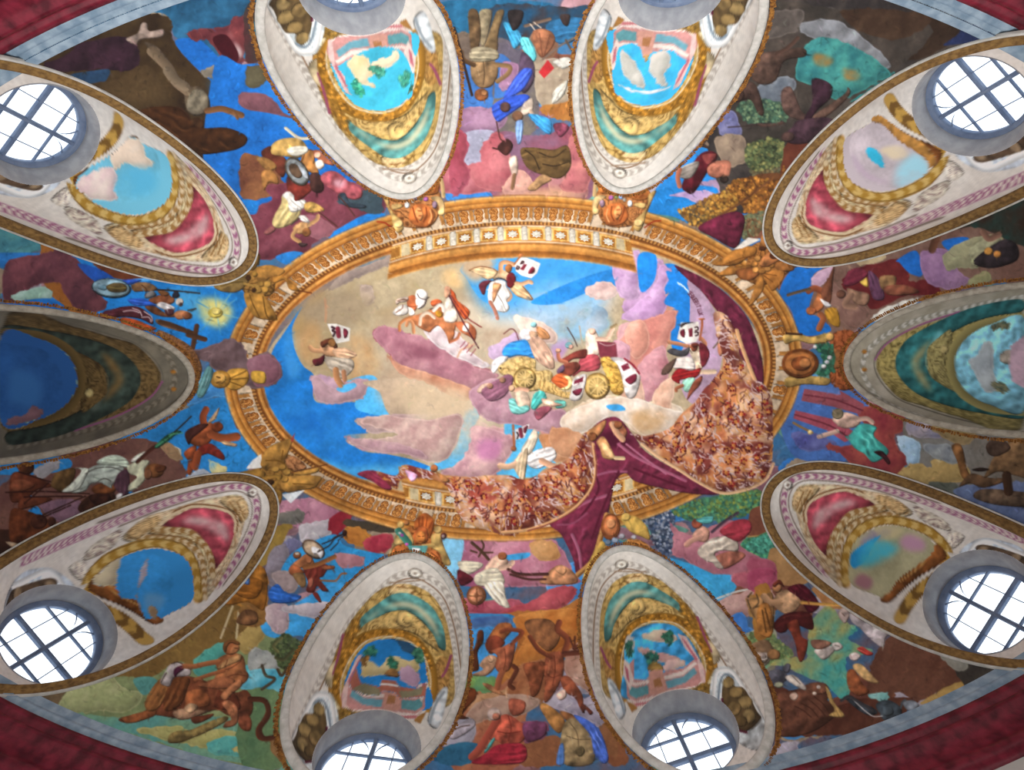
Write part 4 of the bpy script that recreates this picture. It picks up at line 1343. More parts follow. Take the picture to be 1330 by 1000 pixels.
f d4d4d4 295,540 355,575 325,582
=+head
o 9c5c38 250,602 26,22
=+trumpet
l4 5a4834 130,520 180,505 240,490
=enthroned_ruler
f 8c6c58 430,490 480,500 545,520 530,575 470,562
f c8a850 490,440 530,428 540,480 510,470
d 5e3c54,8a6680 540,400 600,450 622,540 560,535
f 8c6c4a 600,430 680,428 665,490 610,495
f 7a4a38 620,480 720,470 800,505 720,525 640,520
d 6c2a3a,4a1a24 415,470 440,400 500,385 540,420 470,470
l8 8a6a58 450,520 420,570 470,580
=+head
o 5a3c30 402,518 24,22
=striped_tumbler
d 9a9a7c,d8d8b8 1050,300 1130,230 1210,240 1200,320 1090,380
f 2a2428 1075,345 1140,290 1230,240 1295,270 1295,345 1180,385 1090,372
o b08040 1150,300 22,20
o a8743c 1195,315 20,18
l8 7a5a4c 1120,200 1150,235 1200,215
l10 5c3c2c 862,290 880,240 905,190
=right_cartouche
z 8c4c2a,4a2410 350,725 440,698 492,740 482,800 420,832 360,800
z 8c4c2a,4a2410 350,892 440,878 492,930 482,990 400,1005 350,965
f 8a5a34 330,790 420,820 470,850 420,880 330,900
=+putto
f b49454 110,720 180,715 250,735 330,715 335,760 250,770 180,755 120,770
o b08a50 345,735 22,22
f b49454 120,945 200,930 340,945 330,980 220,975 130,990
l3 3a2214 120,715 200,720
=+mask
o 6c3c1c 195,870 95,76
o b0703c 195,870 78,60
o 7a4424 200,870 52,38
o b87a48 220,868 30,26
=+flower
t 2a5a48,3a7a5c 270,785 355,775 365,905 285,930 310,850
o e0e0e0 345,840 14,12
o e8e8e8 315,885 14,12
o d8d8e0 330,862 12,10
=+shell_piece
o e0e0e0 270,785 10,10
@0 500
@10 560 4.156
=bound_captives
f 6a3a26 55,190 90,168 140,180 140,220 100,240 70,225
f 5c3020 20,240 90,225 200,270 240,300 160,320 100,370 20,380
f 7a4630 20,280 80,260 150,290 110,320 40,330
f 5a3020 80,360 200,355 240,375 120,415 60,420
f 5a301c 20,430 100,430 200,470 250,500 240,560 140,600 20,600
o 4a2a1a 105,200 40,34
o 42241a 170,490 46,40
o 3a2018 240,490 22,26
f b09a80 -10,600 60,610 90,640 60,650
=+chain
l1.8 2a1612 60,220 220,270 420,320
l1.8 2a1612 -10,330 200,325 440,338
l1.8 2a1612 90,355 400,350
l1.8 2a1612 90,390 220,280
l1.8 2a1612 160,465 420,350
l1.8 2a1612 190,465 340,400
=dark_chariot
f 3a2218 380,420 440,350 560,340 600,380 540,420 440,455
f 2f1a14 440,350 540,340 560,380 480,400
f 4a2a2c 620,330 660,340 650,385 610,390
=white_robed_victory
f 5a4428 235,290 260,230 340,200 370,215 350,280 300,330 250,310
f 6a3e22 455,310 500,285 580,290 575,335 480,340
=+robe
d a8b4ac,d8e0d8 345,330 400,250 430,210 500,180 580,180 630,200 620,260 570,290 560,310 500,280 450,290 420,325
d b8c8b8,e4ecdc 480,170 540,135 600,132 650,160 655,200 600,190 520,185
d c0c8bc,e8ece0 295,330 350,280 400,215 355,200 440,205 420,260 380,320
l1.2 4a4a44 420,230 480,200 560,195 620,215
l1.2 4a4a44 460,290 520,255 575,280
=+sash
d 4e3440,745868 575,290 600,230 650,210 660,300 640,360 590,320
=+sleeve
d c8ccb0,ecf0d4 650,190 720,160 770,165 740,210 745,260 700,310 655,325 660,290 700,250 660,230
d d0d8c8,f0f4e4 665,165 700,130 750,110 740,140 700,170
f d8d8d8 590,345 625,340 610,385 592,380
=+head
o 6a4428 795,215 52,40
f 5a3420 800,185 855,190 850,215 810,225
o 7a5038 760,235 22,28
=+palm
l5 44241c 700,165 760,110 800,80
f 2a6048 795,85 850,30 910,0 940,5 900,30 850,70 810,95
l1.2 58a078 800,85 900,10
l1.2 1a4a38 830,45 860,60
l1.2 1a4a38 850,30 885,40
l1.2 58a078 870,20 945,8
l2 2a2018 900,5 960,-50 990,-80
@0 500
=palm_angel
f 904c2c 945,255 1010,200 1082,198 1085,262 1040,312 975,302
l11 904c2c 1070,250 1130,270 1200,262
l9 8a4426 1035,205 1030,160 1045,125
f 3c201c 940,245 1000,205 1060,200 1030,232 980,272 960,305
=+wing
d cca880 1055,195 1115,115 1095,175
d c8a078 1125,285 1200,300 1195,315 1140,305
=+leg
f 7c2c22 1005,325 1070,298 1135,352 1135,384 1060,352 1010,365
f 8c4628 935,345 995,308 990,380 972,455 950,445 955,390
l10 8c4628 1005,350 990,415
=+head
o 7c3c22 1105,215 30,26
@330 500
@300 550 7.692
=book_white
k e2e2de 153,456 220,370 305,308 312,452
k dce4e8 508,712 742,668 600,802
=brown_eagle_left
z 8a642e,3a2410 200,480 320,440 520,380 700,420 660,600 540,690 380,720 260,620
f 8e6a30 -20,540 100,488 250,468 352,500 270,602 60,592
f 8e6a2e 328,680 380,640 502,680 512,770 440,895 400,882 370,780
f 80602a 328,760 402,850 372,1010 315,1010
l1.3 4a3414 60,540 200,530 300,540
l1.3 4a3414 430,690 450,780 430,870
=+wing
f a87c3c 298,400 360,260 470,198 622,148 602,230 542,400 520,442 420,482 338,462
f b08440 600,490 700,470 862,438 872,490 700,522
f a87c3c 498,602 590,530 892,530 882,602 832,652 700,672 560,692
k a03a38 598,172 646,92 622,192
l1.5 6a4818 350,370 470,372 545,412
l1.5 6a4818 520,270 505,372
l1.5 5a2c14 600,492 960,410
l1.2 6a4818 620,600 820,610
=+knot
z 9a6a44,4e2c16 550,360 640,330 762,440 650,482 570,440
o a8803e 450,462 42,32
o a07838 520,440 38,32
o a8803e 562,492 42,32
o a07838 540,560 42,36
o 9a7434 480,535 40,34
l3.5 9a7434 290,640 280,580 340,540 480,530 440,620 380,662
o 3a2410 400,590 36,28
@330 500
@490 655 11.083
=bottom_left_cartouche
z a0602f,4a240e 230,600 330,420 480,330 800,330 950,560 960,800 700,780 440,760
f ac6434 215,620 440,640 482,800 235,872
l1.4 6e3414 440,760 400,680 320,720 340,800 405,785 392,735 360,745
l1.4 6e3414 260,640 270,740 310,830
f b06838 478,760 640,720 800,660 932,720 952,1000 760,925 620,862
l1.4 6e3414 620,800 680,720 765,780 722,862 665,830 705,795
l1.4 6e3414 780,700 872,780 862,910
l1.4 6e3414 860,690 925,790 920,950
l1.4 e09a5c 700,690 805,760 802,890
=+mask
f b4622e 538,280 580,200 690,128 802,200 822,330 760,502 740,380 640,330 558,372
l1.3 7a3414 600,320 605,205
l1.3 7a3414 650,310 658,175
l1.3 7a3414 700,315 718,180
l1.3 7a3414 745,350 790,240
f a85a30 528,450 580,350 650,322 722,360 742,480 702,562 560,572
o cc8040 630,482 76,96
l1.2 6a3014 590,460 615,465
l1.2 6a3014 650,465 680,458
l1.2 6a3014 605,535 655,535
=+putto
f b89c60 345,370 430,358 502,450 535,572 480,582 400,482
f b49a62 225,600 290,440 402,560 250,622 175,835 145,805
o c0a060 340,300 52,52
o a06a40 430,275 40,36
f b89a5c 798,440 920,418 942,560 1065,855 960,872 900,702 800,642 778,540
l5 b89a5c 800,590 660,602
o c4a468 880,370 60,54
o 4a2420 962,460 46,46
o a09090 955,466 22,26
=+flower
l9 3a7a6a 305,385 380,470 455,565
o a04a98 362,450 26,24
o b050a0 430,580 24,22
o e8e8ec 330,420 22,16
k 5a9a98 448,600 732,600 702,722 480,722
k f4f4f8 508,630 622,640 602,702 520,700
@330 500
@360 640 6.25
=thunder_warrior
f b07048 130,580 180,540 240,500 290,540 300,590 220,610 150,610
f a05c38 95,640 130,580 200,620 220,660 140,680
f 8a6a44 130,660 220,660 240,750 200,770 150,710
o c07a50 262,545 30,34
=+robe
d 6a2c24,94503c 215,620 290,590 370,580 420,600 380,680 350,700 400,770 420,800 370,800 330,760 300,810 240,800 250,720
f 8a5034 360,600 460,595 465,620 390,630
f 7c2f28 290,820 330,815 362,885 340,888
f 9a5a48 250,720 290,690 300,740 270,780
=+club
l6 8c5a34 220,605 330,580 465,520
=+shield
o35 5c4434 298,462 104,66
o35 b09c84 298,462 92,54
f e8e8ec 300,440 380,480 360,540 330,500 300,500 280,460
l1.2 3a2a24 330,480 345,460
=+head
o 7a4a2c 165,510 34,30
f d0c4b4 150,490 180,488 180,505 155,508
=+thunderbolt
l1.6 281a18 330,480 420,430 470,370 545,335
l1.6 281a18 365,415 430,390 470,360 550,330
l1.6 281a18 435,465 490,410 500,380 550,345
o 3a2018 552,328 20,24
=+tail
l2.5 8c5c38 350,710 430,715 480,710 520,660 560,655
@330 500
=grape_chariot_woman
f d4b098 1165,945 1230,865 1292,895 1255,945 1200,960
o 8c5434 1262,870 24,20
l7 d4b098 1250,930 1290,920 1310,900
=+robe
d d8d0b8,f0ecdc 1125,965 1230,930 1270,1010 1140,1020
d e4dcc8 1170,1010 1260,1000 1280,1080 1300,1130 1250,1120 1200,1070
=+wing
d d8d0b8 1035,900 1130,898 1165,920 1080,965
f 5c1f28 1035,940 1115,985 1050,1020
=+tree
l4 4a3424 1105,800 1150,840 1190,885
l2.5 4a3424 1140,870 1165,820 1155,790
l2.5 4a3424 1150,850 1210,850
l2.5 4a3424 1130,850 1100,840
=+wheel
o 7c4c30 1130,1070 50,50
o b07858 1130,1070 38,38
o 7c5038 1130,1070 12,12
l2 7c4c30 1095,1070 1165,1070
l2 7c4c30 1130,1035 1130,1105
=brocade_curtain_left
d 8a3048,a85068 525,452 620,438 700,525 660,530 600,490
B 9a3c34 620,440 720,462 760,408 830,420 900,440 960,462 1100,470 1200,460 1345,490 1345,755 1140,725 1060,685 1010,600 990,530 940,490 860,475 750,480 720,530
=+fold
f d4a4c4 768,432 832,460 800,492
=+putto
o 9c5c34 915,425 20,20
f b07848 925,440 995,485 960,495
@660 500
=angel_bottom
f d4ac8c 25,405 80,330 105,370 60,445
l8 d4ac8c 40,400 0,415 -40,410
f d4b090 135,350 195,335 185,385 150,375
=+robe
d eae4e2 92,372 150,330 225,318 245,372 165,425 110,415
=+wing
d e4d4bc 68,335 105,270 135,225 155,268 112,355
d c8b090 38,415 100,320 85,485 58,470
=+leg
l8 d0a080 170,385 200,400 235,412
=+banner
k e0dada 38,228 112,198 85,268 36,282
f 742c3c 82,218 102,208 92,245 80,240
l5 742c3c 62,225 68,260
l2 2c1c20 45,240 52,255 46,272
=+trumpet
l3 a46440 25,205 28,260 32,320
o a46440 30,325 14,14
=crimson_curtain+lining
d 742a42,9c607a 410,300 430,220 500,170 565,172 640,260 700,340 830,420 960,488 1080,552 950,556 800,530 650,492 600,450 550,482 530,560 510,650 460,780 420,900 352,962 330,880 270,760 213,700 330,620 400,540 430,420
s 4a1428 440,260 560,220 640,300 560,330 460,320
l4 a45c76 560,300 640,360 760,420 900,485
l3 9a5470 440,460 520,440 600,440
l4 9e5872 300,650 400,592 500,560
l3 54182c 430,430 460,520 420,600 350,690
l3 54182c 560,440 525,520 475,640 425,780
l4 a25e78 325,760 358,840 370,925
l3 54182c 640,425 760,472 900,522
l2.5 8e4862 250,710 330,700 400,650
l2.5 b06a84 600,300 690,370 800,450
=+fringe
l7 b4844c 500,660 470,770 430,890 352,965
l2 6a4420 505,660 478,770 438,890 356,970
=+brocade
B 7a3028 -30,490 100,480 200,430 300,380 360,290 400,238 432,300 442,420 422,520 340,620 220,690 100,732 -30,745
B 7a3430 640,250 700,260 820,222 880,150 950,88 1040,-10 1260,-20 1335,60 1345,180 1340,400 1300,480 1200,530 1080,547 960,490 870,432 760,362 680,300
=+fringe
l4 d0a070 432,300 444,420 424,520 342,620 222,692 100,734 -30,748
l4 d8b088 680,300 760,362 870,432 960,490 1080,547 1200,532 1302,482 1345,400
l1.5 7a3430 438,310 448,420 428,525 346,626 226,698 100,740
=knot_putti
f a8744a 400,245 440,212 500,180 480,240 430,285
f b88858 450,290 490,265 540,355 545,382 485,372 470,330
f e0b480 470,300 500,300 545,365 540,380 500,360
f 9a6044 510,195 560,185 605,235 590,272 545,250
l8 c89a78 530,200 550,240 580,275
o 7a4a2c 430,265 24,24
o 8a5434 560,205 22,20
l5 d8bc90 545,370 585,372
=bottom_right_cartouche
z b87c40,5e3816 580,822 620,780 690,798 745,850 700,862 620,852
z a86a38,5a3014 455,850 490,815 535,840 530,885 480,895
f c4a050 400,925 470,795 500,840 460,950 380,1010
=+mask
o 7a4424 522,722 50,68
o b87044 524,718 38,54
o d09060 524,705 24,26
=+putto
f c4a252 575,680 640,665 702,715 722,785 685,775 620,745 590,705
o c8a85c 600,672 24,20
=+flower
o 8a9ab0 545,790 18,16
o b0b0b8 580,770 16,14
o 6a7a8c 510,800 16,14
o c8c8d0 640,775 14,12
=pink_cloud_woman
f c89884 935,765 980,718 1022,740 1012,795 960,792
l7 c89884 980,770 930,790 905,810
o 8c4a38 960,705 28,26
f a86a58 1050,875 1150,842 1205,872 1100,935
=+scarf
d 5cb0b0,2a6a70 955,682 1040,668 1035,702 985,705
=+robe
d ccc0b0,f0e8dc 962,845 1040,778 1150,778 1168,842 1090,842 1050,862 1095,930 1060,930 1040,905 1000,892
=+cloak
d a43a48,c45c60 1075,742 1150,690 1222,688 1235,740 1180,795 1130,782
=+wing
l4 4a3a48 1035,745 1100,690 1165,648
=team_of_stags
f b4805c 190,965 260,915 332,950 345,1010 170,1010
l4 4a2a24 0,935 60,960 200,960
l3 4a2a24 10,960 100,985 190,985
=+head
f c49068 240,940 270,915 300,940 280,965
@990 500
=palace_columns
k 94505a 215,22 400,32 520,100 500,152 360,112 200,82
k a45060 170,130 380,180 500,262 420,292 330,232 160,172
l2 6a2c38 215,50 370,75 510,130
l2 6a2c38 165,150 340,205 450,275
k 5878b8 205,5 390,15 400,52 222,22
=teal_dressed_woman
f ccac9c 358,172 420,140 502,170 482,212 420,222 380,202
o 7e745c 385,148 30,28
l6 ccac9c 380,235 330,250 288,262
l6 ccac9c 490,175 530,170 560,190
=+dress
d 48b0a8,a0e0d4 370,222 430,262 500,200 582,215 570,262 645,340 570,395 520,352 470,322 430,272
=+sandal
f 3c1f24 568,342 612,338 652,390 640,405 610,370
=+torch
l3 8c6c42 158,192 200,215 255,242
o d8c080 245,242 12,12
=dark_colossus
f 725030 962,312 1012,308 1042,430 1062,472 1018,474 988,382
f 5c4632 1060,452 1150,472 1255,480 1130,524 1060,502 1000,518
f 6e563c 1190,352 1300,265 1400,300 1400,480 1290,462 1200,442 1130,474 1150,422
f 5a4a3c 1075,572 1120,530 1290,540 1400,560 1400,620 1200,612
f 281c18 1065,432 1110,420 1155,430 1110,442
l12 3a281c 1240,460 1250,540
=+head
f 4a3a30 1140,302 1200,268 1262,320 1200,362 1150,352
@0 744
@140 810 5.783
=wooden_club
f 8a7848 458,895 470,835 530,808 620,800 760,740 870,700 910,708 880,745 740,820 620,870 540,900
l1.2 4a3c20 470,890 560,880 700,830
=wrestled_lion
f 70402a 290,600 340,500 440,420 560,390 700,420 860,480 960,520 1040,500 1090,570 1092,660 1060,720 1082,790 1030,808 985,760 980,700 900,690 820,650 700,690 600,722 500,712 340,690 240,735 150,748 85,730 110,705 230,680 300,640
f 7c4630 985,690 1040,660 1085,740 1070,808 1020,800 985,760
f 5c3020 860,480 960,530 1000,640 900,650 800,620
f 9a7a60 490,670 560,640 700,650 760,660 640,710 540,725
=+leg
f 86502f 90,728 130,702 250,668 350,640 360,690 240,738 150,750
f a0603a 590,530 640,500 720,500 770,560 760,620 680,640 640,672 590,650
f b09070 575,640 620,600 680,620 650,665 610,675
f 623522 630,710 720,690 800,680 760,720 660,755
l1 3a1c10 100,720 120,735
l1 3a1c10 1030,790 1040,806
=+mane
d 8a5c34,b88c54 280,600 340,480 420,400 480,420 470,480 440,560 380,640 310,660
d 6c4024,94683c 470,430 560,400 620,420 600,500 560,600 470,660 420,620
=+head
f b8b0b0 395,440 430,370 470,310 530,292 590,310 625,345 620,390 560,400 500,410 470,470 430,470
f 4a1c34 495,370 510,335 560,318 575,345 530,380 510,405
l1.2 3a2820 480,300 520,288 560,300
l1.2 3a2820 400,440 440,370
=+tail
l4 5a2c1c 1085,560 1180,590 1202,650 1170,720 1125,790 1130,850 1180,872 1240,850 1270,815
=wrestling_strongman
f a06640 810,290 870,240 940,225 1010,240 1035,300 1040,350 1062,390 1040,440 960,490 880,520 820,480 800,420 830,360
f b48a5c 830,330 900,270 1000,235 1005,275 930,310 850,345
f 9a6040 680,470 760,430 880,400 960,430 900,490 780,490
f a8704c 850,545 920,470 1000,420 1010,470 940,530 890,580
f a06848 860,600 920,580 980,640 978,740 940,775 870,782 890,740 930,720 900,660
l1 5a2c1c 850,350 930,330 1000,280
l1 5a2c1c 900,400 960,380 1030,390
l1 5a2c1c 900,270 880,320
=+arm
l6.5 a0643e 830,285 720,305 640,322 575,318
l5 965a38 870,355 760,385 660,420
=+head
o 8a5434 925,185 58,54
f 6a4426 868,190 880,140 940,125 990,140 990,165 930,150 900,180 890,215
f a87048 940,170 985,165 990,200 950,232 920,220
l1 3a2012 955,185 975,185
@0 744
=bound_slaves
f a46c2a 1070,150 1130,80 1200,-20 1345,-20 1345,185 1260,150 1170,165
d 8c5820 1180,20 1330,40 1300,130 1200,110
f 6a4a30 1200,250 1240,190 1300,200 1310,250 1260,270
=+feather
d 5c8ad0 1185,30 1250,0 1265,62
@330 744
=hydra_dragon
t 5c6c42,32402a 78,385 140,318 200,330 275,368 242,432 150,485 108,432
l4 4a4a30 110,430 150,440 200,390
l4 6a6a44 120,400 100,370 140,330
l4 4a3c28 170,480 140,520 120,490
=+neck
l4 4a4030 40,470 60,520 105,540 40,590
=long_serpent
l7 4c2a1c -20,640 55,650 72,720 28,790 50,840 115,830
=blue_cloaked_rider
d 2c64bc,70a0dc 75,100 120,58 162,100 242,120 200,152 100,152
@660 744
@580 790 5.0
=shadowed_giant
f 5a301a 85,400 150,310 190,240 205,155 240,150 242,220 205,290 212,400 160,420 120,485 80,490
f 5c3018 65,570 130,520 190,530 192,590 135,650 110,695 150,718 58,715 85,620
f 402414 100,300 130,290 125,350 95,370
=pale_fleeing_man
f c09474 215,370 270,310 330,320 322,380 260,440 165,435 240,400
f a87450 235,490 290,500 380,560 402,572 350,565 280,535
o c8a080 290,335 22,20
=boulder_giant
f 8e5630 258,220 330,110 410,98 432,140 385,200 335,270 290,302 258,262
f 743826 265,200 330,180 382,230 305,290 265,272
f 96563c 288,280 370,250 442,220 442,300 412,400 350,422 318,380 330,310
l5.5 7c4028 425,230 492,155 400,138 355,152
l8 96583c 375,385 345,450 330,515
l6 5a3020 435,375 455,405 410,490 432,520
l1 5a2c1c 375,262 385,330 370,400
l1 c08058 340,300 350,360
=falling_giant
f 845838 512,90 600,68 690,88 742,190 662,282 540,170
f 80482e 500,370 580,350 645,360 625,480 595,560 555,575 535,480
f 925238 655,300 752,290 765,400 742,480 682,585 638,612 640,500 638,400
l1 5e2c1e 700,310 705,400 690,500
l1 b87450 670,340 660,420
l1 5e2c1e 650,430 690,450 740,430
=+arm
l8 7c422c 765,285 785,200 722,140 732,92
l7 5e3224 765,295 885,282 882,250 832,255
l2.5 5e3224 832,255 832,185
l2.5 5e3224 820,245 800,190
l6 6e3a26 680,315 600,270 540,185
=+leg
f 8a4c34 742,455 800,450 882,560 892,645 900,685 868,650 840,590 770,542
f 5a2e22 885,620 952,675 935,695 908,662 890,685 875,650
f c0a494 715,560 768,528 782,575 740,600
=grey_storm_spirit
f a29ca6 15,835 60,770 160,718 192,755 152,800 60,852
l2 6a5a58 30,800 90,770 150,760
=crouching_red_giant
f a4503e 295,740 390,690 480,740 545,780 492,872 400,905 330,862 275,842
f a45a44 415,588 512,610 502,680 440,702 408,660
l10 9a4a3a 330,725 255,850 205,925 165,965
l1 6a241c 400,700 420,780 400,860
l1 6a241c 330,800 400,810 480,800
o b4a098 312,690 46,42
o 8a5a48 325,705 26,24
f 6a3c58 500,755 640,742 640,830 530,870
=+robe
d 9a2838,c05058 265,940 330,890 480,880 525,930 480,1010 170,1010
f 4a9a98 245,935 300,850 318,855 270,930
=kneeling_giant
f ae7c46 608,640 640,618 742,690 772,750 742,812 700,792 650,720
f 8a5c38 740,668 832,700 905,785 850,765 770,722
f 988460 750,800 800,718 872,740 952,860 952,1010 760,1010
l1 5a4a34 800,740 850,820 860,960
l1 5a4a34 780,830 850,850 930,850
l1 c0ac84 800,790 820,880
o 7a6a4a 870,930 30,34
=+cloth
d 4a6cc8,a8b8ee 828,700 900,718 1000,800 1055,970 1020,1010 960,940 930,820
d 5c8cd8,b0d0f0 715,1010 735,900 762,885 765,1010
@660 744
=mountain_stag
f a47c50 1210,150 1290,120 1345,110 1345,270 1280,262
l2 5a4630 1230,180 1215,130 1235,100
l2 5a4630 1245,180 1270,150 1260,110
l2 5a4630 1255,175 1290,160 1300,120
=running_hounds
f 7a6048 1208,382 1300,340 1340,370 1340,412 1240,425
f b0a498 1250,430 1310,405 1330,450 1280,480
l3 4a4034 1260,440 1300,455 1320,430
@990 744
=lyre_god
f b4906e 55,155 100,90 190,108 202,152 150,212 100,202
o b47e56 78,74 24,28
f 5a2a1e 55,60 90,36 115,75 88,60 65,75
l9 b08a68 90,150 40,150 10,120
=+cloak
d 4c1622,7a3a3c 130,82 200,58 262,110 292,172 240,205 190,132
=+skirt
d 4a1c1c,6c3a2c 58,262 120,208 230,200 262,250 252,292 160,262 120,302 80,302
=+leg
f 7e3a2a 128,265 182,240 202,322 235,352 212,442 188,446 170,362 150,312
=+lyre
f a8723a -20,180 32,158 62,262 40,330 -20,300
l2 5a3a1c 0,190 20,300
l2 5a3a1c 15,180 40,280
=+bow
l4 cc9c50 200,150 290,158 390,162
@960 780 5.542
=standing_lion
f 5e3c2e 250,700 420,640 500,600 560,595 630,605 660,680 640,720 700,780 690,840 500,960 250,960
f 6a4636 490,610 560,590 620,605 640,660 560,680 500,650
l1 3a2218 400,760 460,790 520,840
l1 3a2218 450,740 520,780 570,840
l1 3a2218 500,710 570,770 620,830
l1 3a2218 540,690 610,750 660,830
o e0d4c8 575,625 16,14
o d8c8b8 545,670 16,12
f b09888 365,690 400,660 430,690 400,725
=+mane
d b8985c,e0d0a0 625,620 660,660 690,740 760,825 730,845 650,830 690,790 650,720
=grey_donkey
f 5c5c68 190,540 230,505 300,500 350,540 330,590 270,610 215,590
f 52525c 315,490 345,455 375,470 360,520 330,520
o b0b498 290,610 34,22
=sheep_head
f cfc6bc 335,550 400,540 480,620 480,650 430,630 360,585
l1.2 7a6a60 380,540 440,600
=white_ram
f bcb2ac 545,360 620,330 700,340 660,400 610,430 570,400
f 946a58 520,290 600,285 670,310 610,350 540,345
f c8c0bc 670,315 720,305 752,340 700,365
l1 6a5a54 690,320 720,330
=white_unicorn
f c0aca4 715,90 750,55 790,75 800,110 770,165 740,150 720,120
f bcb4b8 800,80 900,150 1000,190 1100,185 1110,230 1060,270 1040,340 960,290 880,210 810,150
f a87a5c 780,70 880,90 1000,160 900,150
l1 6a5048 740,90 760,110
=jester_pair
f c4b4b0 795,395 840,375 880,400 850,435 810,430
d b04038,e0c0b8 850,350 890,335 930,360 970,385 940,400 890,385
f d4b078 820,470 880,460 980,560 1010,600 920,580 850,520
f 9a5a38 780,520 830,500 890,600 940,660 860,690 790,630
=ostrich
f 3c464e 985,760 1020,725 1090,722 1165,770 1170,830 1110,875 1040,860 1010,810
f 4a565e 1040,770 1100,770 1110,820 1050,830
f 343c44 760,700 840,720 960,770 1000,810 940,830 860,790
l1.3 d0d0d0 800,690 880,770 960,830 1030,830
=+neck
l4 3c3c40 735,720 790,690 860,730 960,790
=+tail
l3 4a525a 1165,770 1175,735 1195,715
f 8a94a0 1180,740 1250,720 1300,760 1230,800
=rabbit_bird
o b0a098 150,410 50,36
l1.5 e0d8d0 120,395 170,425 200,415
f 8a6440 205,390 240,350 295,375 290,420 230,425
@990 744'''
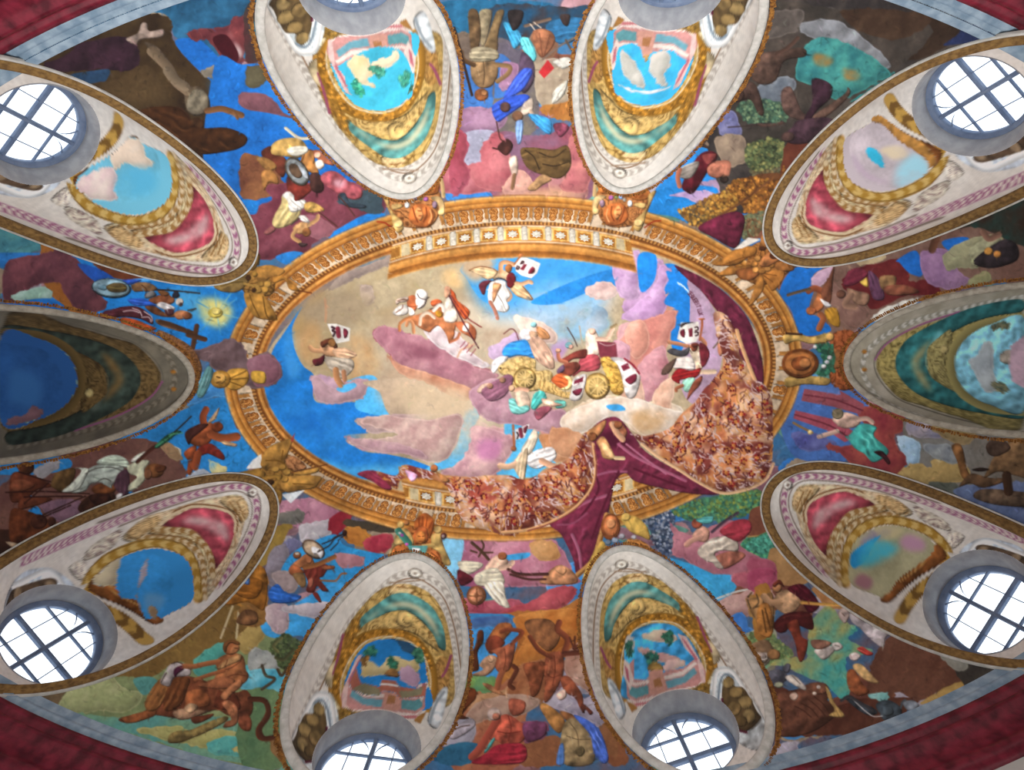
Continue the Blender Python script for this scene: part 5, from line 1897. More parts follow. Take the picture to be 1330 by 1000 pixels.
LABELS = '''
fallen_giant|painted_giant|painted figure|painted grey-brown giant tumbling head down in the dark cave at the upper left corner
mercury_rider|painted_rider|painted figure|painted rider with round mirror shield and pink cloak beside the upper left niche
back_giant|painted_giant|painted figure|painted bare-backed man hanging upside down between the two top niches
lifted_servants|painted_servants|painted figure|painted group in teal robes at the top edge left of the top right niche
blue_robed_women|painted_woman|painted figure|painted woman in deep blue robes between the two top niches
horn_flag|painted_horn|painted object|painted horn with a small red flag left of the top right niche
white_elephant_tusk|painted_tusk|painted object|painted pale curved tusk on grey beast beside the top right niche
lion_skin_man|painted_man|painted figure|painted man wrapped in striped brown lion skin above the golden ring
satyr_tree|painted_satyr|painted figure|painted dark satyr climbing right of the top right niche
maroon_flyer|painted_flyer|painted figure|painted flyer in maroon cloak below the top right niche
tumbling_rider|painted_rider|painted figure|painted rider with dark plum cloak tumbling at the upper right
dark_horse|painted_horse|painted animal|painted dark horse at the top left of the upper right scene
shield_warrior|painted_warrior|painted figure|painted warrior with big oval blue shield and spear under the zodiac arch
cross_bearer|painted_cross_bearer|painted figure|painted figure in maroon and white robes carrying a wooden cross
sun_face|painted_sun|painted object|painted pale yellow sun with long rays near the cross
golden_eagle|painted_eagle|painted ornament|painted golden eagle with spread wings at the tip of the upper left niche
left_cartouche|painted_cartouche|painted ornament|painted brown cartouche with golden mask and shell at the left niche
white_gowned_faller|painted_woman|painted figure|painted woman in cream gown falling above the golden ring, upper left
top_left_cartouche|painted_cartouche|painted ornament|painted cartouche with orange mask and roses below the top left niche
angel_left|painted_angel|painted figure|painted trumpeting angel at the left of the central sky, white gown
horse_team|painted_horse_team|painted animal|painted team of white and chestnut horses leaping over the pink cloud
angel_top|painted_angel|painted figure|painted white-gowned angel at the top of the central sky with banner
wheat_chariot|painted_chariot|painted figure|painted golden chariot with blue-robed driver and long blond plume
ruler_chariot|painted_chariot|painted figure|painted golden chariot with pale bare ruler and maroon seat back
angel_right|painted_angel|painted figure|painted trumpeter angel at the right of the central sky, red skirt
crimson_curtain|painted_curtain|painted drapery|painted crimson curtain with brocade hanging over the right and lower ring
top_right_cartouche|painted_cartouche|painted ornament|painted cartouche with round mask and roses below the top right niche
golden_wings_right|painted_wings|painted ornament|painted golden brown wings and shell at the tip of the upper right niche
red_tent|painted_tent|painted object|painted dark red tent fold outside the ring at upper right
open_book|painted_book|painted object|painted white open book beside the golden wings at upper right
trumpet_angel|painted_angel|painted figure|painted small winged angel with gold skirt blowing a trumpet at right
enthroned_ruler|painted_ruler|painted figure|painted reclining ruler on a dark red cloud at right
striped_tumbler|painted_tumbler|painted figure|painted figures in striped pale cloth and black at the right edge
right_cartouche|painted_cartouche|painted ornament|painted cartouche with round mask, putti and greenery at the right niche
bound_captives|painted_captives|painted figure|painted brown chained captives at the left edge
dark_chariot|painted_chariot|painted object|painted dark chariot body below the white-robed woman at left
white_robed_victory|painted_woman|painted figure|painted woman in white robes holding a green palm branch at left
palm_angel|painted_angel|painted figure|painted brown-skinned flying angel with red shorts left of the ring
brown_eagle_left|painted_eagle|painted ornament|painted golden eagle with spread wings at the tip of the lower left niche
bottom_left_cartouche|painted_cartouche|painted ornament|painted cartouche with crowned mask and teal vase above bottom left niche
thunder_warrior|painted_warrior|painted figure|painted warrior with round shield and thunderbolts at lower left
grape_chariot_woman|painted_woman|painted figure|painted woman in white gown on a wheeled chariot right of bottom left niche
brocade_curtain_left|painted_brocade|painted drapery|painted red flowered brocade cloth lying over the lower left ring
water_nymphs|painted_nymphs|painted figure|painted nymphs in green veils below the golden chariots
angel_bottom|painted_angel|painted figure|painted white-winged angel with banner at the bottom of the central sky
knot_putti|painted_putto|painted figure|painted putto holding up the knot of the crimson curtain
bottom_right_cartouche|painted_cartouche|painted ornament|painted cartouche with brown mask and golden putto above bottom right niche
pink_cloud_woman|painted_woman|painted figure|painted woman in white skirt and red cloak on pink cloud, lower right
team_of_stags|painted_stag_team|painted animal|painted tan team of animals in black reins left of the crimson curtain tip
palace_columns|painted_columns|painted object|painted rose red columns of a palace at right of the ring
teal_dressed_woman|painted_woman|painted figure|painted woman in teal dress on a dark red cloud at right
dark_colossus|painted_giant|painted figure|painted dark giant with bent arm at the right edge
wrestled_lion|painted_lion|painted animal|painted brown lion with open jaws at lower left
wrestling_strongman|painted_strongman|painted figure|painted bare strongman straddling the lion at lower left
wooden_club|painted_club|painted object|painted wooden club lying under the lion
bound_slaves|painted_captive|painted figure|painted ochre captive with blue feather beside the lower left niche
hydra_dragon|painted_hydra|painted animal|painted green spiky hydra left of the bottom left niche
long_serpent|painted_serpent|painted animal|painted long brown serpent winding left of the bottom left niche
blue_cloaked_rider|painted_cloak|painted object|painted bright blue cloak on pale cloud at lower left
boulder_giant|painted_giant|painted figure|painted brown giant lifting a boulder between the two bottom niches
pale_fleeing_man|painted_man|painted figure|painted pale man fleeing right beside the bottom left niche
grey_storm_spirit|painted_spirit|painted figure|painted grey storm spirit right of bottom left niche
falling_giant|painted_giant|painted figure|painted giant falling with spread limbs left of the bottom right niche
shadowed_giant|painted_giant|painted figure|painted dark brown giant between the bottom niches, half hidden behind another
crouching_red_giant|painted_giant|painted figure|painted crouching reddish giant at bottom centre
kneeling_giant|painted_giant|painted figure|painted kneeling giant with blue cloth at the bottom edge
mountain_stag|painted_stag|painted animal|painted antlered stag above the blue mountain right of the bottom right niche
running_hounds|painted_hounds|painted animal|painted hounds running right of the bottom right niche
lyre_god|painted_musician|painted figure|painted seated musician with lyre and maroon cloak at lower right
white_unicorn|painted_unicorn|painted animal|painted white unicorn leaping right of the musician
white_ram|painted_ram|painted animal|painted white ram below the musician
jester_pair|painted_jesters|painted figure|painted jesters in pink caps among the animals at lower right
ostrich|painted_ostrich|painted animal|painted dark slate ostrich with long neck at lower right
standing_lion|painted_lion|painted animal|painted brown maned lion at the bottom right corner
grey_donkey|painted_donkey|painted animal|painted grey donkey with raised ear near the lower right niche
sheep_head|painted_sheep|painted animal|painted sheep head between donkey and lion at lower right
gilt_inscription|painted_inscription|inscription|curved line of small painted letters ending in LUX above the right trumpet
curtain_putto|painted_putto|painted figure|painted small putto with dagger on the brocade edge right of the trumpeter
book_white|painted_sheets|painted object|painted white folded sheets behind the lower left golden eagle
rabbit_bird|painted_owl_face|painted animal|painted pale animal face beside the leaf border right of the bottom right niche
ring_cloud|painted_cloud|painted cloud|painted brown and mauve cloud drifting over the left end of the golden ring
'''
# ---------------------------------------------------------------- painted gallery ring (trompe l'oeil entablature)
RA, RB, RDA, RDB = 325.0, 174.3, 51.5, 50.3
def ring_xy(phi, s):
    """px of ring angle phi and height s (0 inner edge, 1 outer edge)"""
    x = (RA + RDA * s) * np.cos(phi); y = (RB + RDB * s) * np.sin(phi)
    return np.stack([666.3 + x * CA + y * SA, 478.2 - x * SA + y * CA], -1)
def ring_s(px, py):
    dx, dy = px - 666.3, py - 478.2; X = dx * CA - dy * SA; Y = dx * SA + dy * CA
    lo = np.full(X.shape, -1.6); hi = np.full(X.shape, 2.0)
    for _ in range(16):
        m = (lo + hi) / 2; o = (X / (RA + RDA * m)) ** 2 + (Y / (RB + RDB * m)) ** 2 > 1
        lo = np.where(o, m, lo); hi = np.where(o, hi, m)
    s = (lo + hi) / 2
    return s, np.arctan2(Y / (RB + RDB * s), X / (RA + RDA * s)), X, Y
_ph = np.linspace(-np.pi, np.pi, 2001)
_pt = ring_xy(_ph, np.full(2001, .5)); _arc = np.r_[0, np.cumsum(np.hypot(*np.diff(_pt, axis=0).T))]
def paint_ring(C, key):
    py, px = np.mgrid[200 + PAD:760 + PAD, 250 + PAD:1090 + PAD]; ys, xs = slice(200 + PAD, 760 + PAD), slice(250 + PAD, 1090 + PAD)
    s, phi, X, Y = ring_s(px - PAD + .0, py - PAD + .0); arc = np.interp(phi, _ph, _arc)
    top = (np.abs(X - 3) < 154 - 10 * (s - .24)) & (Y < 0); bot = (np.abs(X - 5) < 150 - 10 * (s - .24)) & (Y > 0); bay = (top | bot) & (s > -.62) & (s < .24)
    inside = ((s > 0) & (s < 1)) | bay
    n9, n4, n24 = N9[ys, xs], N4[ys, xs], N24[ys, xs]
    edges = [(-.62, 'e0b068'), (-.57, 'b07a38'), (-.46, '8a5a28'), (-.43, 'c08a46'), (-.30, 'd8a860'), (-.24, '9a6830'), (-.2, 'e4dccc'), (-.17, 'b8803e'), (.16, 'c89a58'), (.2, 'efe6d4'), (.24, '7a4a20')]
    main = [(-.02, 'e0b46c'), (.02, 'b88040'), (.08, '8a5626'), (.10, 'c48e48'), (.16, 'dcae66'), (.19, '8e5c28'), (.24, '6a4020'), (.32, 'd8d0c0'), (.36, 'd9d2c6'), (.66, 'd4ccbe'), (.70, '7a4c22'), (.73, 'b07a38'), (.80, 'd0a058'), (.84, '94622c'), (.87, 'bb863e'), (.94, 'd6a65e'), (.97, 'e2c07e'), (1.0, '8a5c2c')]
    def ramp(tab, v):
        t = np.array([a for a, _ in tab]); c = np.array([hexc(b) for _, b in tab]); return np.stack([np.interp(v, t, c[:, i]) for i in range(3)], -1)
    col = np.where(bay[..., None], ramp(edges, s), ramp(main, s))
    col = col * np.array([.93, .86, .78])
    # bead moulding, dentils between the consoles, coffers
    bead = (s > .24) & (s < .32); b = .5 + .5 * np.sin(arc * 2 * np.pi / 5.2)
    col = np.where(bead[..., None], hexc('5c3618') * (1 - b[..., None]) + hexc('c08a48') * b[..., None], col)
    ph = (arc / 19.2) % 1.0
    dent = (s > .36) & (s < .68) & (np.abs(ph - .5) < .12 + .05 * (s - .5)) & (s > .42 - .3 * np.abs(ph - .5))
    col = np.where(dent[..., None], hexc('b27a3c') * (.8 + .5 * (ph - .3))[..., None], col)
    shade = (s > .34) & (s < .68) & (np.abs(ph - .66) < .04); col = np.where(shade[..., None], col * .62, col)
    cph = ((X + 165) / 31.0) % 1.0
    cof = bay & (s > -.15) & (s < .15); inner = cof & (np.abs(cph - .5) < .27) & (s > -.12) & (s < .12)
    col = np.where(cof[..., None], hexc('c4b48e'), col); col = np.where((cof & (np.abs(cph - .5) < .33))[..., None], hexc('d8ac62'), col); col = np.where(inner[..., None], hexc('a06a2c'), col)
    # angle-dependent tone of the painted wood
    col = col * (1 + .03 * P9[ys, xs] + .03 * n4 + .05 * N60[ys, xs])[..., None]
    C.cur = key; C.put(ys, xs, blur(np.pad(inside.astype(np.float32), 4), 1)[4:-4, 4:-4] * (blur(np.pad(inside.astype(np.float32), 4), 1)[4:-4, 4:-4] > .3), np.clip(col, 0, 1))
# ---------------------------------------------------------------- painted decoration of the niches (reference niche of each kind)
NICHE_A = '''
@660 744
m e0d9d0,ebe6df 200,-200 1500,-200 1500,1200 200,1200
=carved_band
e7 b8aea4,ebe5dc 430,760 410,600 412,400 420,200 450,60 520,-20 600,-45 680,-25 780,50 900,150 1010,290 1110,440 1200,580 1270,700
e5 bcb2a8,ece6de 460,600 452,400 452,230 478,110 530,40 600,10 660,5
l1.5 8a6a50 440,700 432,400 440,210 470,80 540,0 600,-20 660,-12
l1.5 8a6a50 660,-12 780,70 890,170 1000,310 1100,460 1180,600
=rosette
o b8aa9a 578,-40 34,26
o efe8dc 578,-40 28,20
o a89a8a 578,-40 10,7
=carved_band
l1.5 9a8068 540,-8 700,-5
=cartouche
z bc9c5c,6c4a20 495,620 468,450 465,300 478,170 520,70 590,18 660,5 760,30 870,120 960,225 1030,350 1065,470 1050,600 1000,640 960,560 620,640
z d4b684,8a5a28 600,60 620,15 680,5 720,40 690,60 640,55
=colour_panel
f 5f9f9c 492,345 492,230 530,125 610,58 690,48 770,88 860,148 915,225 870,215 780,152 690,128 625,150 565,222 525,330
s e8dcb4 515,290 530,200 580,125 650,90 720,100 800,145 850,180 790,130 690,108 610,130 550,210
=shell
z c4a466,6a4a22 525,350 540,265 590,190 645,140 700,150 800,158 880,205 935,275 960,330 880,250 760,215 640,240 560,320
f d0b070 625,160 655,130 690,150 700,190 660,215 625,200
o c8a868 650,178 18,20
=cartouche
t 9a6a28,d09a40 870,130 1000,300 1060,470 1010,480 960,330 880,210
z a87e44,5c3c1c 480,430 520,380 560,460 560,600 520,600
f cbb892 985,345 1030,350 1080,430 1040,470 1010,420
l3 9a4a6a 960,225 1000,330 1030,400
l3 9a4a6a 470,380 500,450 520,480
=gilded_frame
l9 a8782c 585,640 560,520 562,420 585,340 640,262 740,222 860,234 945,300 1005,390 1025,480 1000,580
t 9a6a24,d89a3c 565,430 580,340 640,250 740,215 860,228 950,295 1015,390 1030,490 1005,490 985,400 930,320 850,262 740,245 650,280 600,350 590,440
l1.5 e8d8b8 590,600 572,500 578,420 598,350 650,282 740,246 850,258 925,318 980,400 1003,480 985,570
=sky_panel
f 44a4e2 590,640 592,480 590,400 605,350 650,290 740,258 840,268 915,330 965,410 985,480 960,560 850,600
c c8a090,d8c8b0 690,310 800,290 860,330 830,360 700,340
c c89898,d8b8a8 660,380 740,400 860,430 880,470 760,450 680,410
c a8b8c8,d0c8c0 600,330 640,330 640,400 600,420
c c8a0a8,e0c8b8 800,450 870,440 900,470 800,500
=balcony
t 2a6a60,4a8a70 695,415 730,400 770,430 740,470 710,465
t 2a6050,4a8068 598,370 630,345 635,410 605,425
t 2a6a58,3a7a60 780,315 840,308 835,370 800,350
f b49050 712,495 720,465 750,452 780,470 785,500
k c8908c 600,480 640,440 640,540 700,545 715,530 790,515 800,500 890,485 960,430 1005,500 1000,560 960,590 820,610 800,640 735,645 640,665 605,630
k e8d8d0 600,545 650,560 715,545 790,525 885,500 950,450 960,465 890,520 795,545 720,560 650,575 600,560
k 5f98a0 612,572 650,585 712,570 715,615 650,640 618,622
k 6aa0b0 800,550 890,528 945,480 960,510 900,560 812,590
k d8a090 715,500 785,490 800,560 800,610 720,620
k b07a50 738,545 775,535 785,575 745,585
k e8dad4 610,632 650,655 735,628 815,600 960,575 990,545 995,565 960,595 820,622 740,650 650,672
k c87a80 640,663 735,650 820,622 960,596 960,606 820,634 740,662 650,680
k e0c0bc 860,310 905,325 990,470 1005,555 985,560 960,450 900,385
k c06a78 880,330 900,345 965,440 955,450
k e8d4cc 590,440 615,460 640,545 620,600 585,520
k c06a78 592,470 610,490 618,560 604,540
=scroll_side
z c8b890,7a5c34 1000,590 1060,480 1030,640 1000,660
k a87840 600,650 640,668 660,690 630,710
t 8a6a30,b08840 850,640 1000,560 1030,600 960,660
=medallion_frame
f dce6ea 1028,640 1042,510 1085,478 1140,492 1210,590 1300,740 1330,860 1240,900 1100,800
l5 f4f4f2 1040,660 1052,520 1088,490 1140,505 1205,600 1280,730
l3 8a9aa8 1060,700 1075,560 1100,515 1140,530
f dfe6ea 505,560 530,545 570,610 600,700 560,740
l3 9aa4ac 520,560 560,620 590,710
=putto_relief
f 5c4a30 1088,640 1095,555 1122,525 1150,575 1200,590 1262,700 1285,745 1215,805 1140,765
o 947c50 1120,560 30,30
o 8a7248 1160,610 36,30
o 947c50 1205,660 38,34
o 7a6440 1150,690 36,38
o 84704a 1225,730 34,36
o 6a5636 1185,755 30,28
l3 5a1f34 1085,640 1098,740 1150,790 1210,810
'''
NICHE_B = '''
@990 500
m e4ded6,efebe5 -200,200 1600,200 1600,1600 -200,1600
=carved_band
e7 a8688c,e8dcd4 330,960 230,850 150,730 112,630 112,560 140,495 200,465 300,465 430,480 600,520 800,585 1000,660 1200,740 1320,790
l1.5 7a6a60 300,960 200,850 125,730 92,620 95,545 130,480 200,448 310,448 450,465 650,515 900,600
l1.5 8a7a70 360,950 260,850 180,730 140,640 135,570 165,510 220,485 300,485 420,498 600,540 780,600
=rosette
o a89a90 132,510 26,26
o ece6de 132,510 21,21
o a08c80 132,510 8,8
=cartouche
z d6c0a0,9a6a3a 170,630 165,560 200,510 290,505 400,510 520,535 640,560 740,620 760,660 640,690 520,690 440,720 395,800 385,900 420,1000 380,1010 300,920 220,790
=colour_panel
f b04c5c 225,650 250,600 330,560 420,543 500,568 575,612 500,632 425,672 375,740 345,868 285,825 240,740
s e0c4c4 262,740 270,660 320,620 420,585 480,600 380,640 310,700
=cartouche
l3 e4d0ac 225,690 222,640 250,590 335,548 425,532 510,555 580,600
l1.5 7a4a24 214,690 212,640 242,582 330,540 425,522 515,546
=cartouche
z d8c49c,8a6030 330,860 345,780 380,720 440,670 520,640 600,625 640,640 560,660 480,690 420,740 385,810 370,900
l1.5 8a6030 350,860 365,790 400,735 460,690 540,660 620,645
l1.5 8a6030 372,900 390,800 430,745 500,700 600,672
=shell
z ccb084,7c5028 155,625 160,560 195,520 260,508 295,525 260,570 215,610 195,655
l1.5 8a6030 175,630 210,540
l1.5 8a6030 190,640 245,535
=cartouche
e8 a47c48,dcc8a0 340,900 350,800 390,720 450,655 540,632 640,612 700,632
e7 a8824e,e0cca8 395,1010 385,900 395,800 440,730 500,690 600,668 730,640
z c8a878,6c4420 585,560 650,575 720,608 742,640 700,660 640,630 590,600
z d0c4b4,6a4a50 770,615 840,640 930,690 960,740 900,730 800,680
z d4cabc,8a7a80 950,740 1030,770 980,830 940,830
=gilded_frame
l11 b48c46 425,1010 418,900 440,800 500,725 600,685 710,690 840,735 915,800 950,870 920,930
e12 b08838,d8b870 425,990 420,900 442,805 505,730 605,688 712,694 840,740 915,803 950,875
l1.2 7a5a28 408,980 402,890 425,790 490,712 600,670 715,676 850,722 930,790 962,870
l1.2 7a5a28 445,980 440,900 460,812 520,747 610,708 710,714 830,760 900,818 932,880
e17 7a5a2c,c8a050 990,900 900,970 800,1040 740,1110 700,1180
=sky_panel
f c8b890 455,1010 442,900 462,815 520,755 610,718 710,722 830,768 885,830 880,860 780,930 700,990 640,1080 560,1060
=balcony
f 90582c 830,850 885,810 935,855 915,905 800,975 720,1040 650,1105 600,1090 660,1030 700,980 790,915
l2 c89858 840,862 800,920 700,995
=medallion_frame
f d4e0ee 1000,860 1060,800 1160,780 1340,850 1340,1040 1180,960 1060,900
l5 eef2f4 1050,850 1090,800 1160,790 1330,860
l3 8a90a8 1070,845 1110,900 1200,960 1330,1030
k d09aa8 1010,860 1060,870 1075,900 1040,900
k e8e4e0 940,850 1000,860 1030,900 990,930
=putto_relief
f 5c4a3a 1085,835 1110,812 1180,822 1300,860 1340,890 1340,990 1230,965 1140,900
o 8a765e 1125,845 32,26
o 80684e 1175,865 34,28
o 8a765e 1225,895 34,30
o 786046 1275,930 34,30
o 8a765e 1290,880 30,22
'''
NICHE_C = '''
@990 250
m a8a08e,c4bcae 300,300 1700,300 1700,1500 300,1500
=carved_band
e7 9a9688,d8d4cc 1320,530 1150,560 950,605 780,650 640,715 545,790 510,870 525,950 600,1050 720,1110 900,1170 1100,1220 1320,1250
l1.5 6a6458 1320,560 1100,590 900,640 740,700 620,770 570,850 590,940 680,1040 800,1090 1000,1150 1320,1220
o b87a30 520,810 14,10
o b87a30 520,900 14,10
=cartouche
z a09058,5a4e2a 1320,560 1100,600 900,650 745,705 620,790 580,870 610,950 700,1045 820,1085 1000,1140 1320,1200 1320,640
l2 a05a8a 1000,605 800,672 640,760 570,850
=colour_panel
f 35767a 1320,545 1180,560 1050,592 930,640 800,705 715,770 676,870 715,960 800,1030 930,1080 1100,1120 1320,1150 1320,1080 1080,1040 960,1000 870,940 830,870 850,800 920,740 1050,670 1180,630 1320,605
s b4aa7a 860,750 790,810 760,870 800,960 860,1010 830,940 800,870 830,810
s 7ac8d0 900,700 850,780 830,860 850,900 870,820 920,740
=shell
z 9c905e,54492a 840,800 900,735 960,700 960,800 930,870 950,950 980,1010 900,970 850,920
o a89868 925,800 20,24
=gilded_frame
l12 8f8454 1320,640 1150,660 1030,720 970,800 958,870 972,950 1030,1030 1150,1090 1320,1110
=sky_panel
f 8ccfe8 1340,650 1160,672 1050,730 990,810 980,880 1000,960 1060,1030 1160,1080 1340,1100
c a0a8b0,c8d0d4 1050,840 1090,830 1130,760 1170,770 1180,900 1190,1000 1130,1010 1080,920
=balcony
f 9c9084 1205,830 1240,800 1280,810 1280,870 1220,865
k c8a8b8 1262,780 1340,720 1340,1000 1270,960 1255,880
t 6a6a50,8a8468 1165,685 1200,660 1260,665 1230,700
t 6a6a50,8a8468 1165,970 1230,975 1250,1010 1190,1005
'''
# own sky of every niche, in photo coordinates
SKIES = {
'TL': '''@330 0
F 46c0e2 462,340 530,275 640,240 740,255 790,330 800,410 770,490 700,535 620,545 540,515 480,460
c e0c898,e8d8b8 470,320 530,275 580,300 600,350 640,370 580,400 620,440 540,430 500,370
c e8c8a8,f0dcc0 600,320 680,290 720,260 740,290 700,340 620,350
t 3a9a80,6ab8a0 580,350 640,335 670,370 640,400
t 2a9a78,58b898 495,430 520,400 560,470 545,490 510,470
t 3a9a80,6ab898 740,390 790,360 790,420 755,450''',
'TR': '''@660 0
F 3fb4e6 530,440 545,330 570,240 660,230 700,320 730,270 840,260 870,330 850,420 820,480 740,520 650,530 570,490
c a8a8a0,d0ccc4 570,260 620,290 690,400 690,450 640,430 580,370
c b0b0a8,d0c8c0 730,290 800,260 830,330 790,380 810,430 780,440 720,360
c d8dce0,e8e8e8 560,430 650,460 780,455 840,430 780,470 650,475''',
'BL': '''@330 744
F 2a8ad8 530,560 545,430 570,370 640,315 710,300 790,320 850,380 875,460 870,560
m 2a4a68,3a6a90 640,315 710,300 800,325 860,400 850,430 760,400 720,350
c c8b078,d8c898 545,480 570,430 640,480 680,430 740,430 790,450 830,440 840,500 760,500 640,520 560,530
c b090a8,c8a8c0 740,500 790,470 840,520 830,580 760,560
t 2a6a58,4a8a70 560,400 610,370 620,420 570,430
t 2a7a60,4a8a70 670,465 700,430 735,460 720,490
t 3a7a60,5a8a70 810,390 860,380 860,450 825,460
t 8a6030,b08040 545,430 575,425 575,465 545,475
f a87a48 665,520 690,490 725,495 735,530
k b06a58 485,560 520,480 535,540 545,560 640,580 650,545 720,550 740,580 830,590 880,560 870,630 740,640 720,610 650,600 640,620 500,600
k 8a8468 500,590 560,560 640,590 640,625 560,620
k 8a8468 735,600 800,600 860,580 850,620 750,640
k e8e0dc 640,560 735,570 735,580 640,570''',
'LR': '''@990 500
F b8b490 455,1010 445,900 465,815 520,760 610,722 710,726 830,772 875,835 780,925 690,985 640,1060 560,1060
s 9488b0 540,750 620,725 690,740 600,780 500,820
F 2f9cdc 460,850 600,765 570,810 520,900 460,930
s 4ac0dc 540,800 620,790 690,820 640,880 540,920 490,910
s c898b8 740,760 820,790 820,840 740,840 700,800
s d0c498 560,720 720,730 640,790
s b07a88 500,960 560,990 540,1040 470,1010''',
'UR': '''@990 0
F cfc4cc 445,730 480,670 570,625 620,640 700,720 780,770 850,830 850,890 800,930 720,955 620,950 520,920 460,830
s a8e4f8 690,850 780,780 850,840 840,900 760,940 680,945
s e8d8b8 600,760 700,740 740,790 660,810
F 3cc4ee 528,770 545,748 590,770 620,830 615,855 590,840 550,810
s c8b4c8 460,780 540,880 650,930 560,920 480,860
f c08c48 530,615 600,570 660,590 720,670 820,730 880,800 880,860 850,870 840,820 760,760 690,710 620,640 570,620''',
'UL': '''@0 0
F 7accea 385,940 420,880 520,800 560,740 640,700 720,710 790,770 815,860 800,940 740,1000 640,1030 500,1020 400,1000
c e8d4c0,f0e0d0 560,760 640,710 720,710 740,790 780,830 720,860 640,830 580,860
c e0c0c8,ecdcd4 390,930 480,870 560,850 600,900 580,960 600,1010 520,1020 420,990
s 60c0ea 640,860 780,870 790,960 700,1000 600,960''',
'LL': '''@0 500
F 3a98e2 590,1000 600,890 680,855 780,860 850,900 880,990 870,1090 830,1160 750,1190 720,1150 690,1090 620,1080
c b8a890,d4c8a8 470,960 560,880 620,870 600,940 590,1010 500,1020
c 9a90a0,b8b0b8 710,960 740,900 750,880 745,960 720,1000 690,1080 730,1130 700,1100
s 6aa8dc 740,1060 840,1080 790,1160 740,1140
c 8a7058,a08868 750,1150 770,1120 800,1150 790,1190''',
'L': '''@0 250
F 2c5c9c -20,800 110,780 200,790 270,840 310,920 320,1000 300,1060 240,1110 170,1150 60,1180 -20,1180
s 3a70b0 60,900 200,950 200,1080 60,1080
@0 500
c 6a4a54,86646a 50,170 130,150 160,110 220,130 200,170 100,200 40,210''',
'R': ''}
SOFFIT_SKIES = ('sky_panel', 'balcony')
# ---------------------------------------------------------------- materials
def lin(c):
    c = np.asarray(c, np.float32); return np.where(c <= .04045, c / 12.92, ((c + .055) / 1.055) ** 2.4)
def material(name, c1, c2=None, scale=6.0, rough=.8, bump=.15, metal=0.0, attr=False):
    m = bpy.data.materials.new(name); m.use_nodes = True; nt = m.node_tree; b = nt.nodes['Principled BSDF']
    b.inputs['Roughness'].default_value = rough; b.inputs['Metallic'].default_value = metal
    b.inputs['Specular IOR Level'].default_value = .25
    tc = nt.nodes.new('ShaderNodeTexCoord'); no = nt.nodes.new('ShaderNodeTexNoise'); no.inputs['Scale'].default_value = scale; no.inputs['Detail'].default_value = 5
    nt.links.new(tc.outputs['Object'], no.inputs['Vector'])
    if attr:
        at = nt.nodes.new('ShaderNodeAttribute'); at.attribute_name = 'paint'
        mr = nt.nodes.new('ShaderNodeMapRange'); mr.inputs[1].default_value = .3; mr.inputs[2].default_value = .7; mr.inputs[3].default_value = .985; mr.inputs[4].default_value = 1.015
        nt.links.new(no.outputs[0], mr.inputs[0])
        mx = nt.nodes.new('ShaderNodeVectorMath'); mx.operation = 'SCALE'
        nt.links.new(at.outputs['Color'], mx.inputs[0]); nt.links.new(mr.outputs[0], mx.inputs['Scale']); nt.links.new(mx.outputs[0], b.inputs['Base Color'])
    else:
        cr = nt.nodes.new('ShaderNodeValToRGB'); cr.color_ramp.elements[0].position = .35; cr.color_ramp.elements[1].position = .65
        cr.color_ramp.elements[0].color = (*lin(hexc(c1)), 1); cr.color_ramp.elements[1].color = (*lin(hexc(c2 or c1)), 1)
        nt.links.new(no.outputs[0], cr.inputs[0]); nt.links.new(cr.outputs[0], b.inputs['Base Color'])
    if bump:
        bp = nt.nodes.new('ShaderNodeBump'); bp.inputs['Strength'].default_value = bump; bp.inputs['Distance'].default_value = .02
        nt.links.new(no.outputs[0], bp.inputs['Height']); nt.links.new(bp.outputs[0], b.inputs['Normal'])
    return m
M = dict(fresco=material('fresco', '', scale=30, rough=.9, bump=.02, attr=True),
         grey=material('grey_plaster', '8e9096', 'a2a4a8', 4), rim=material('rim_stone', 'a8a69f', 'c2c0ba', 7),
         brown=material('rim_brown', '5e4526', '86683c', 12), rimc=material('rim_beige', '8c8578', 'a8a294', 8),
         gold=material('console_gold', '8e5626', 'cf9450', 22, .7, .3), leaf=material('leaf_gilding', '5a3416', '9a6a30', 14, .7, .3),
         white=material('rosette_white', 'b0a898', 'd8d2c4', 9), frame=material('window_paint', '5a6a86', '74839c', 3, .5),
         red=material('red_marble', '4a0f1c', '7a2434', 5, .35), ledge=material('ledge_stone', '6f8496', '93a4b2', 5),
         wall=material('wall_plaster', 'b4b0aa', 'c4c0ba', 2), floor=material('floor_stone', '77726c', '98938c', 1.2, .5))
g = bpy.data.materials.new('window_glass'); g.use_nodes = True; nt = g.node_tree; nt.nodes.clear()
o_ = nt.nodes.new('ShaderNodeOutputMaterial'); mx_ = nt.nodes.new('ShaderNodeMixShader'); tr_ = nt.nodes.new('ShaderNodeBsdfTransparent'); gl_ = nt.nodes.new('ShaderNodeBsdfGlossy')
gl_.inputs['Roughness'].default_value = .05; mx_.inputs[0].default_value = .06; tr_.inputs[0].default_value = (.97, .985, 1, 1)
nt.links.new(tr_.outputs[0], mx_.inputs[1]); nt.links.new(gl_.outputs[0], mx_.inputs[2]); nt.links.new(mx_.outputs[0], o_.inputs[0]); M['glass'] = g
